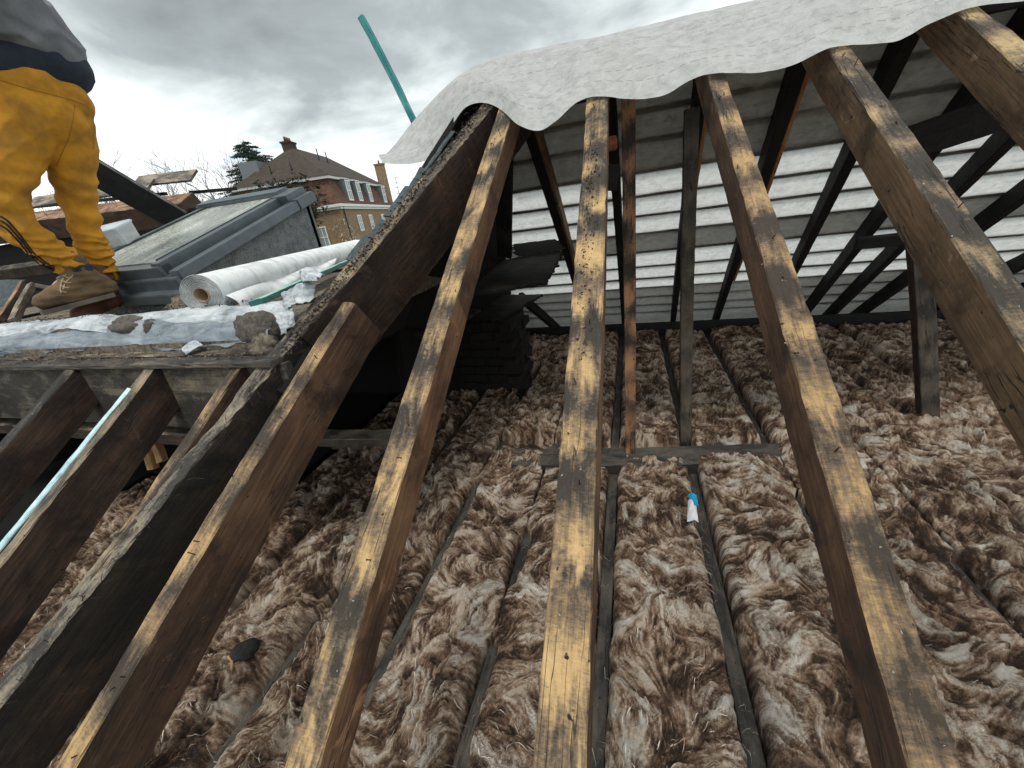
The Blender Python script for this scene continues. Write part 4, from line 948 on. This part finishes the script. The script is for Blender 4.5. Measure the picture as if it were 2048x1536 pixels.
# the body itself, one mesh
A = Acc(); side = WN.cross(Vector((0, 0, 1)))
for s_, hp, kn, an in ((-1, hipL, kneeL, ankL), (1, hipR, kneeR, ankR)):
    chain(A, [(pel, .09), (hp, .075), (kn, .046), (an, .034)]); 
toeL = aW(78, 600, -.03)+Vector((0, 0, .01)); toeR = aW(170, 632, .0)
capsule(A, ankL, ankL.lerp(toeL, .55), .032, .020); capsule(A, ankR, ankR.lerp(toeR, .5), .032, .020)
shL = chest-side*.15; shR = chest+side*.15
chain(A, [(pel, .10), (mid, .095), (chest, .12), (neck, .055)]); capsule(A, shL, shR, .06, .06)
for s_, sh in ((-1, shL), (1, shR)):
    el = sh+Vector((-.25, .05, -.15))+side*s_*.05; ha = el+Vector((-.2, .02, -.12)); chain(A, [(sh, .05), (el, .04), (ha, .028)])
    hd = (ha-el).normalized()
    for q in range(4): f0 = ha+side*(q-1.5)*.018+hd*.04; chain(A, [(ha, .02), (f0, .011), (f0+hd*(.035+.008*(q in (1, 2))), .009), (f0+hd*.06+Vector((0, 0, -.02)), .008)])
    chain(A, [(ha, .02), (ha+side*.04*s_+hd*.02, .011), (ha+side*.05*s_+hd*.05, .009)])
hc = neck+(neck-chest).normalized()*.12; capsule(A, hc, hc+Vector((-.02, 0, -.04)), .085, .075); capsule(A, hc+Vector((-.09, 0, -.01)), hc+Vector((-.105, 0, -.02)), .012, .012)
fuse('body', A, M_SKIN, wk, .010, 4)
A = Acc(); capsule(A, hc+Vector((.02, 0, .025)), hc+Vector((.0, 0, .01)), .092, .09); fuse('hair', A, M_HAIR, wk, .012, 3)
# joggers
A = Acc()
chain(A, [(aW(5, 180, -.01), .135), (aW(55, 178), .15), (aW(118, 200, .01), .118)])
chain(A, [(aW(20, 225, -.02), .15), (aW(95, 235), .145)])
chain(A, [(hipL, .15), (aW(6, 300, -.05), .122), (aW(-6, 392, -.09), .088), (aW(42, 462, -.08), .071), (aW(100, 500, -.06), .059), (aW(126, 513, -.05), .053)])
chain(A, [(aW(120, 240, .02), .122), (aW(140, 300, .03), .102), (aW(150, 385, .05), .073), (aW(168, 450, .06), .063), (aW(190, 505, .08), .062), (aW(205, 540, .10), .050)])
knees = [np.array(kneeL), np.array(ankL), np.array(kneeR), np.array(ankR)]
def folds(co):
    lo = np.clip((.36-(co[:, 2]-W0.z))/.30, 0, 1); s = co@np.array([.35, -.1, .93]); th = co@np.array(side)
    f = 1-np.abs(np.sin(s*84+7*fbm(co[:, 0]*8, co[:, 1]*8+co[:, 2]*6, 1)+th*9))**.7; f = f*(.4+1.2*vn(co[:, 0]*22, co[:, 2]*22+co[:, 1]*9, 4))
    f2 = np.sin(s*62+th*30+7*fbm(co[:, 0]*5, co[:, 2]*5, 2)); bg_ = fbm(co[:, 0]*8+co[:, 1]*5, co[:, 2]*8, 3, 3)-.5
    hi_ = 1-np.abs(np.sin(co[:, 2]*30-th*26+5*fbm(co[:, 0]*6, co[:, 2]*5, 5)))**.6
    return (.048*lo*f+.004*f2+.022*bg_)*np.clip((W0.z+.66-co[:, 2])/.10, .15, 1)+.006*hi_*(1-lo)
jg = fuse('joggers', A, M_TROUS, wk, .0075, 5, folds)
# waistband
def ringpath(cpt, n_, rx, ry, k=40):
    a = n_.cross(WN).normalized(); b = n_.cross(a); return [cpt+a*math.cos(q)*rx+b*math.sin(q)*ry for q in np.linspace(0, 2*math.pi, k)]
from mathutils.bvhtree import BVHTree
def bvh(o): dg = bpy.context.evaluated_depsgraph_get(); return BVHTree.FromPolygons([v.co[:] for v in o.data.vertices], [p.vertices[:] for p in o.data.polygons])
def on(tree, x, y, lift=.002):
    h = tree.ray_cast(Vector((0, 0, 0)), ray(x, y).normalized())
    return None if h[0] is None else h[0]-ray(x, y).normalized()*lift
def drape(name, tree, pts, r, m, par, k=5, lift=.001):
    path = []
    for (x0, y0), (x1, y1) in zip(pts, pts[1:]):
        c_ = max(2, int(math.hypot(x1-x0, y1-y0)/3))
        for i in range(c_):
            q = on(tree, x0+(x1-x0)*i/c_, y0+(y1-y0)*i/c_, lift)
            if q is not None: path.append(q)
    if len(path) > 3:
        P_ = np.array([list(p) for p in path]); P_[1:-1] = (P_[:-2]+P_[1:-1]*2+P_[2:])/4
        return tube(name, [Vector(p) for p in P_], r, m, par, k=k)
# black side stripes down the outside of the near leg
tj = bvh(jg)
M_SEAM = mat('seam', (.34, .16, .015), .9)
for off in (0, 1, 2): drape('stripe', tj, [(0, 432+off*9), (14, 440+off*9), (40, 470+off*8), (66, 505+off*7), (92, 526+off*5), (112, 535+off*4)], .0042, M_STRIPE, jg)
drape('seam', tj, [(0, 160), (25, 168), (60, 178), (100, 188), (145, 200), (175, 212)], .0014, M_SEAM, jg)
drape('seam', tj, [(150, 210), (146, 240), (138, 275), (124, 305), (112, 335)], .0016, M_SEAM, jg)
drape('seam', tj, [(186, 232), (189, 260), (186, 300)], .0018, M_SEAM, jg)
# shirts
def fold2(co): s = co@np.array([.55, 0, .83]); return .016*(1-np.abs(np.sin(s*26+5*fbm(co[:, 0]*5, co[:, 1]*5+co[:, 2]*3, 1)))**.6)*(.3+vn(co[:, 0]*8, co[:, 2]*8, 3))+.018*(fbm(co[:, 0]*7+co[:, 1]*4, co[:, 2]*9, 4, 3)-.5)
A = Acc(); chain(A, [(aW(-50, 100, -.03), .155), (aW(6, 100, -.01), .163), (aW(60, 108), .160), (aW(112, 130, .01), .126)]); chain(A, [(aW(60, 106), .155), (aW(20, 70, -.03), .15)])
fuse('undershirt', A, M_NAVY, wk, .010, 5, lambda co: .4*fold2(co))
A = Acc(); chain(A, [(aW(0, 58, -.03), .166), (aW(45, 63, -.02), .168), (aW(84, 86, -.01), .140)]); chain(A, [(aW(45, 62, -.02), .166), (aW(-10, 20, -.06), .165), (chest, .17)]); chain(A, [(aW(82, 84, -.01), .138), (aW(32, 40, -.04), .135), (chest, .12)])
for s_, sh in ((-1, shL), (1, shR)): capsule(A, sh, sh+Vector((-.12, .03, -.08))+side*s_*.03, .085, .075)
fuse('tshirt', A, M_TEE, wk, .010, 4, fold2)
# boots
def boot(an, heel, toe, up_, m, lb, dd):
    A = Acc(); chain(A, [(an+Vector((0, 0, .060)), .057), (an, .053), (heel, .047)]); chain(A, [(an, .052), ((heel.lerp(toe, .55))+Vector((0, 0, .035)), .048), (toe, .040)]); chain(A, [(heel, .045), (toe, .040)])
    b = fuse('boot', A, m, wk, .007, 4, lambda co: .006*(fbm(co[:, 0]*25, co[:, 1]*20+co[:, 2]*25, 2, 3)-.5)+.0018*np.sin(co[:, 2]*180+co[:, 0]*60)); b['label'] = lb
    d = (toe-heel).normalized(); sdd = d.cross(Vector((0, 0, 1))).normalized(); pts = []
    for u, w_ in ((-.045, .018), (-.03, .034), (.0, .040), (.35, .036), (.6, .044), (.85, .043), (1.0, .032)): pts.append((u, w_))
    L = (toe-heel).length; zz2 = -.034; out = [heel+d*(L*u+.03*(u >= 1.0))+sdd*w_+Vector((0, 0, zz2)) for u, w_ in pts]+[heel+d*(L*u+.03*(u >= 1.0))-sdd*w_+Vector((0, 0, zz2)) for u, w_ in reversed(pts)]
    prism('sole', out, (0, 0, -.022), M_SOLE, b)
    return b
bL = boot(aW(156, 545, -.04), aW(214, 573, -.02), aW(88, 604, -.06), None, M_BOOT, 'scuffed light brown boot on the raised foot', 0)
bR = boot(aW(206, 560, .08), aW(222, 602, .08), aW(160, 628, .02), None, M_BOOTR, 'russet boot half hidden behind the other', 0)
tb_ = bvh(bL)
cp = [on(tb_, x, y, -.004) for x, y in ((150, 533), (150, 540), (178, 532), (180, 539))]
if all(q is not None for q in cp): A = Acc(); chain(A, [(cp[0], .013), (cp[2], .013)]); chain(A, [(cp[1], .012), (cp[3], .012)]); fuse('collar_pad', A, M_NAVY, wk, .004, 2)
for pts in (((126, 550), (136, 556), (148, 556)), ((122, 560), (134, 566), (146, 565)), ((120, 570), (132, 576), (142, 575)), ((118, 580), (130, 585), (138, 584)), ((132, 548), (124, 562), (120, 578), (124, 590)), ((146, 550), (130, 566), (126, 582))):
    drape('lace', tb_, list(pts), .0026, M_LACE, bL, lift=.002)
drape('seam', tb_, [(110, 592), (140, 590), (165, 580), (190, 565), (205, 552)], .0016, M_SOLE, bL); drape('seam', tb_, [(150, 548), (158, 562), (175, 572)], .0016, M_SOLE, bL)

# ================================================================== HOUSE in the distance
def azd(deg, R): return Vector((math.sin(math.radians(deg))*R, math.cos(math.radians(deg))*R, 0))
HC = azd(-37.8, 42); hu = azd(-15.2, 1); hv = Vector((-hu.y, hu.x, 0)); 
if hv.x > 0: hv = -hv
def hp(u, v, z): return HC+hu*u+hv*v+Vector((0, 0, z))
hs_ = thing('brick_house', 'large brick house with tiled mansard roof, white cornices and dormer windows', 'house', hp(0, 0, -9))
def brickfn(c1, c2, cm, bw_, rh, sc=1.0):
    def fn(n, tc, p):
        s = n.sep(tc.outputs['Object']); cb = n.new('ShaderNodeCombineXYZ'); n.put(cb.inputs[0], n.math('ADD', s[0], s[1])); n.put(cb.inputs[1], s[2])
        b = n.new('ShaderNodeTexBrick'); n.put(b.inputs['Vector'], cb.outputs[0]); b.inputs['Scale'].default_value = sc
        n.put(b.inputs['Color1'], c1); n.put(b.inputs['Color2'], c2); n.put(b.inputs['Mortar'], cm); b.inputs['Brick Width'].default_value = bw_; b.inputs['Row Height'].default_value = rh; b.inputs['Mortar Size'].default_value = .012
        f = n.noise(tc.outputs['Object'], 2.2, 6, .7)
        return dict(color=n.mix(.5, b.outputs['Color'], n.ramp(f, [(.3, (.4, .4, .4)), (.7, (1, .95, .9))]), 'MULTIPLY'), normal=n.bump(b.outputs['Fac'], .4, .01))
    return fn
M_HBR = mat('house_brick', rough=.9, fn=brickfn((.36, .23, .125), (.25, .15, .08), (.38, .32, .24), .30, .11))
M_HTI = mat('hung_tile', rough=.85, fn=brickfn((.21, .095, .06), (.13, .058, .04), (.045, .025, .018), .26, .16))
M_HRO = mat('roof_tile', rough=.9, fn=brickfn((.085, .062, .045), (.055, .042, .034), (.03, .025, .02), .3, .2))
M_WHT = mat('white_paint', (.80, .80, .78), .5); M_PANE = mat('window_pane', (.30, .34, .36), .08); M_PIPE = mat('black_pipe', (.015, .015, .018), .5); M_LEADF = mat('dormer_lead', (.16, .18, .2), .6)  # window panes lightened so the base colour carries reflected sky
def pr(name, pts, ext, m, parent=hs_): return prism(name, pts, ext, m, parent)
LU, LV = 17.0, 10.0; ZC_, ZE = 2.65, 5.05; IN = .75
wallm = box_me(1, 1, 1, 0)
def bxh(name, u0, u1, v0, v1, z0, z1, m, parent=hs_):
    return prism(name, [hp(u0, v0, z0), hp(u1, v0, z0), hp(u1, v1, z0), hp(u0, v1, z0)], (0, 0, z1-z0), m, parent)
Mh = Matrix(((hu.x, hv.x, 0, HC.x), (hu.y, hv.y, 0, HC.y), (0, 0, 1, 0), (0, 0, 0, 1)))
def loc_mesh(name, V, Fc, m, parent=hs_):
    me = mesh(name, V, Fc); bm = bmesh.new(); bm.from_mesh(me); bmesh.ops.recalc_face_normals(bm, faces=bm.faces); bm.to_mesh(me); bm.free(); return link(name, me, m, parent, Mh)
def lbox(name, u0, u1, v0, v1, z0, z1, m, parent=hs_):
    V = [(u, v, z) for z in (z0, z1) for u, v in ((u0, v0), (u1, v0), (u1, v1), (u0, v1))]
    return loc_mesh(name, V, [(0, 1, 2, 3), (4, 5, 6, 7), (0, 1, 5, 4), (1, 2, 6, 5), (2, 3, 7, 6), (3, 0, 4, 7)], m, parent)
lbox('wall', 0, LU, 0, LV, -9, ZC_-.25, M_HBR)
lbox('cornice', -.3, LU+.3, -.3, LV+.3, ZC_-.25, ZC_-.02, M_WHT); lbox('cornice', -.15, LU+.15, -.15, LV+.15, ZC_-.45, ZC_-.252, M_WHT)
def frus(name, a, b, z0, z1, m):
    V = [(a, a, z0), (LU-a, a, z0), (LU-a, LV-a, z0), (a, LV-a, z0), (b, b, z1), (LU-b, b, z1), (LU-b, LV-b, z1), (b, LV-b, z1)]
    return loc_mesh(name, V, [(0, 1, 2, 3), (4, 5, 6, 7), (0, 1, 5, 4), (1, 2, 6, 5), (2, 3, 7, 6), (3, 0, 4, 7)], m)
frus('mansard_roof', -.05, IN, ZC_-.02, ZE-.2, M_HTI)
lbox('eave_board', .35, LU-.35, .35, LV-.35, ZE-.2, ZE+.02, M_WHT)
zr = 8.4; e = .25
loc_mesh('main_roof', [(e, e, ZE+.02), (LU-e, e, ZE+.02), (LU-e, LV-e, ZE+.02), (e, LV-e, ZE+.02), (4.6, LV/2, zr), (LU-4.6, LV/2, zr)], [(0, 1, 2, 3), (0, 1, 5, 4), (1, 2, 5), (2, 3, 4, 5), (3, 0, 4)], M_HRO)
# dormers on the long side (v=0 face) and lower windows
def Lof(azdeg, v=0):
    best = min(np.linspace(-1, 20, 2101), key=lambda L: abs(math.degrees(math.atan2(hp(L, v, 0).x, hp(L, v, 0).y))-azdeg)); return float(best)
def window(u0, u1, v, z0, z1, face='u', parent=hs_):
    def bb_(n_, a0, a1, d0, d1, z0_, z1_, m, par): return lbox(n_, a0, a1, d0, d1, z0_, z1_, m, par) if face == 'u' else lbox(n_, d0, d1, a0, a1, z0_, z1_, m, par)
    w = bb_('window', u0, u1, v-.03, v-.005, z0, z1, M_PANE, parent); t = .07
    for args in ((u0-.05, u0+t, z0-.05, z1+.05), (u1-t, u1+.05, z0-.05, z1+.05), (u0+t, u1-t, z0-.05, z0+t), (u0+t, u1-t, z1-t, z1+.05), ((u0+u1)/2-.03, (u0+u1)/2+.03, z0+t, z1-t), (u0+t, (u0+u1)/2-.03, (z0+z1)/2-.04, (z0+z1)/2+.04), ((u0+u1)/2+.03, u1-t, (z0+z1)/2-.04, (z0+z1)/2+.04)):
        bb_('frame', args[0], args[1], v-.07, v-.031, args[2], args[3], M_WHT, w)
for a_ in (-36.25, -35.1, -33.85, -32.15):
    u = Lof(a_, .1); dz0, dz1 = ZC_+.30, ZE-.28
    d = lbox('dormer', u-.62, u+.62, .05, 1.2, dz0, dz1+.12, M_LEADF); window(u-.50, u+.50, .04, dz0+.08, dz1)
    lbox('dormer_head', u-.70, u+.70, -.02, 1.2, dz1+.122, dz1+.2, M_WHT)
for a_ in (-35.85, -34.45, -32.95, -31.6):
    u = Lof(a_); window(u-.5, u+.5, -.002, .15, 1.6)
    window(u-.42, u+.42, -.002, -2.9, -1.3)
window(1.9, 2.7, -.002, -.9, .9, 'v'); window(4.9, 5.7, -.002, -.9, .9, 'v')
dp = [hp(.5, -.12, ZC_-.3), hp(.5, -.12, -8)]; tube('drainpipe', dp, .06, M_PIPE, hs_, k=6)
def stack(u0, u1, v0, v1, z0, z1, m=M_HBR, pots=3):
    c_ = lbox('chimney', u0, u1, v0, v1, z0, z1, m); lbox('capping', u0-.08, u1+.08, v0-.08, v1+.08, z1+.0, z1+.15, m, c_)
    for k in range(pots):
        p = hp(u0+(u1-u0)*(k+.5)/pots, (v0+v1)/2, z1+.15); tube('chimney_pot', [p, p+Vector((0, 0, .4))], [.13, .10], M_HTI, c_, k=8)
stack(4.3, 5.6, LV/2-.1, LV/2+.7, 7.6, 8.75, M_HRO, 3); stack(Lof(-31.9, 1.5), Lof(-31.9, 1.5)+.8, .9, 2.1, 3, 7.9, M_HBR, 1)
for (u, v, z) in ((1.4, 4.0, 6.0), (1.4, 6.0, 6.0), (6.5, 3.4, 7.2), (8.0, 3.2, 7.1)): tube('vent_pipe', [hp(u, v, z-.5), hp(u, v, z+1.1)], .055, M_PIPE, hs_, k=6)
lbox('roof_dormer', 2.0, 4.5, 7.4, 9.2, 5.2, 7.3, M_LEADF)
# blossom climber
A = Acc()
for _ in range(1500):
    t = random.random()
    if random.random() < .6: u, v = abs(random.gauss(0, 1.2)), -.08
    else: u, v = -.08, abs(random.gauss(0, 1.3))
    z = 1.5-random.random()*7-abs(u+v)*.3; p = hp(u, v, z) if random.random() < .75 else hp(abs(random.gauss(2.5, 2)), -.08, -.6+random.gauss(0, .15)-.0)
    s = random.uniform(.03, .075); q = [p+Vector((random.gauss(0, s), random.gauss(0, s), random.gauss(0, s))) for _ in range(3)]; A.add(q, [(0, 1, 2)])
tag(link('climbing_plant', A.me('climbing_plant'), mat('blossom', (.62, .56, .46), .9)), 'white-flowering climber spreading over the corner of the brick house', 'climber')

# trees
M_BARK = mat('bare_bark', (.10, .095, .10), .9); M_CED = mat('cedar_needles', rough=.9, fn=spk((.012, .024, .018), (.035, .055, .038), 2)); M_TW = mat('twig', (.17, .165, .175), .9)
def bare_tree(base, h, label, seed, spread=1.0):
    rd = random.Random(seed); T_r = thing('bare_tree', label, 'tree', base, 'bare winter trees beyond the roof'); Tk, Cr = Acc(), Acc()
    def grow(p, d, L, r, dep):
        pts = [p]; dd = d.copy()
        for k in range(4): dd = (dd+Vector((rd.gauss(0, .13), rd.gauss(0, .13), rd.gauss(.03, .09)))).normalized(); pts.append(pts[-1]+dd*L/4)
        (Tk if dep < 2 else Cr).add(*tube_vf(pts, [r*(1-.12*k) for k in range(5)], 5 if dep < 2 else 3, False))
        if dep >= 7: return
        for k in range(3 if dep < 2 else rd.choice((2, 3, 3)) if dep < 6 else 2):
            ax = Vector((rd.gauss(0, 1), rd.gauss(0, 1), rd.gauss(0, .3))).normalized(); nd = (dd+ax*.62*spread).normalized(); grow(pts[rd.choice((2, 3, 4, 4))], nd, L*rd.uniform(.66, .84), r*.60, dep+1)
    grow(Vector(base), Vector((0, 0, 1)), h*.30, h*.017, 0)
    link('trunk', Tk.me('trunk'), M_BARK, T_r); link('crown', Cr.me('crown'), M_TW, T_r)
for a_, R_t, h, sd_, sp_, lb in ((-50.6, 66, 22.5, 3, .85, 'bare tree just left of the cedar, seen over the skylight'), (-53.8, 50, 18.2, 5, 1.0, 'tallest bare tree right of the worker, seen over the planks'), (-57.5, 46, 17.2, 8, 1.0, 'bare tree half hidden by the worker'), (-48.6, 76, 22.5, 11, .7, 'thin bare tree close beside the cedar'), (-62, 44, 15.8, 14, 1.0, 'bare tree glimpsed between the worker\'s legs')):
    p = azd(a_, R_t); bare_tree((p.x, p.y, -9), h, lb, sd_, sp_)
ct = azd(-45.9, 52); cr_ = thing('cedar_tree', 'dark cedar with tiered drooping boughs beside the brick house', 'tree', (ct.x, ct.y, -9)); Z1 = 9.9
tube('trunk', [(ct.x, ct.y, -9), (ct.x+.1, ct.y, 2), (ct.x+.25, ct.y, Z1)], [.4, .25, .03], M_BARK, cr_, k=6)
A = Acc()
for k in range(200):
    t = (k/200)**.8; z = Z1-.2-t*8.5; L = (.6+5.6*t**.75)*random.uniform(.6, 1.1); a0 = random.uniform(0, 6.28); p = Vector((ct.x+.2, ct.y, z)); d = Vector((math.cos(a0), math.sin(a0), .18))
    pts = [p+d*L*s+Vector((0, 0, -.22*L*s*s)) for s in (0, .3, .6, .85, 1)]; A.add(*tube_vf(pts, [.04, .03, .02, .015, .01], 3, False))
    for _ in range(int(60+L*45)):
        s = random.uniform(.12, 1.0); q = p+d*L*s+Vector((0, 0, -.22*L*s*s)); w_ = .28*L*(1-s)*.5+.12
        q += Vector((random.gauss(0, w_), random.gauss(0, w_), random.gauss(-.03, .04))); e1 = Vector((random.gauss(0, .12), random.gauss(0, .12), -.05)); A.add([q, q+e1, q+e1*.5+Vector((.03, .02, -.09))], [(0, 1, 2)])
link('crown', A.me('crown'), M_CED, cr_)
# evergreen mass at the foot of the cedar, in front of the house
def bush(az_, R_b, z_, r_, label, seed):
    rd = random.Random(seed); p = azd(az_, R_b); T_ = thing('evergreen_tree', label, 'tree', (p.x, p.y, -9), 'evergreens below the cedar'); A = Acc()
    for _ in range(3500):
        d = Vector((rd.gauss(0, 1), rd.gauss(0, 1), rd.gauss(0, 1))).normalized(); rr = r_*(rd.random()**.4)*(.75+.5*float(vn(np.array(d.x*2.5+seed), np.array(d.y*2.5+d.z*2), seed % 6)))
        q = Vector((p.x, p.y, z_))+Vector((d.x*rr*1.5, d.y*rr*1.5, d.z*rr)); s = .13; A.add([q+Vector((rd.gauss(0, s), rd.gauss(0, s), rd.gauss(0, s*.6))) for _ in range(3)], [(0, 1, 2)])
    link('crown', A.me('crown'), M_CED, T_); tube('trunk', [(p.x, p.y, -9), (p.x, p.y, z_)], [.3, .15], M_BARK, T_, k=6)
bush(-43.5, 38, 2.7, 2.0, 'low dark evergreen in front of the left roof slope of the brick house', 2); bush(-46.5, 40, 2.0, 2.1, 'low dark evergreen directly below the cedar', 3); bush(-50, 45, .8, 2.4, 'low dark evergreen behind the top of the skylight', 4)
# mast far away
ms = azd(-30.2, 160); M_MAST = mat('mast', (.30, .50, .52), .6); mt = thing('radio_mast', 'thin pale mast on the skyline between the chimney and the hip', 'mast', (ms.x, ms.y, -9))
tube('pole', [(ms.x, ms.y, -9), (ms.x, ms.y, 19)], [.45, .08], M_MAST, mt, k=5)
for z in (11, 13, 14.5, 16): tube('crossbar', [(ms.x-1.1, ms.y, z), (ms.x+1.1, ms.y, z)], .12, M_MAST, mt, k=4)
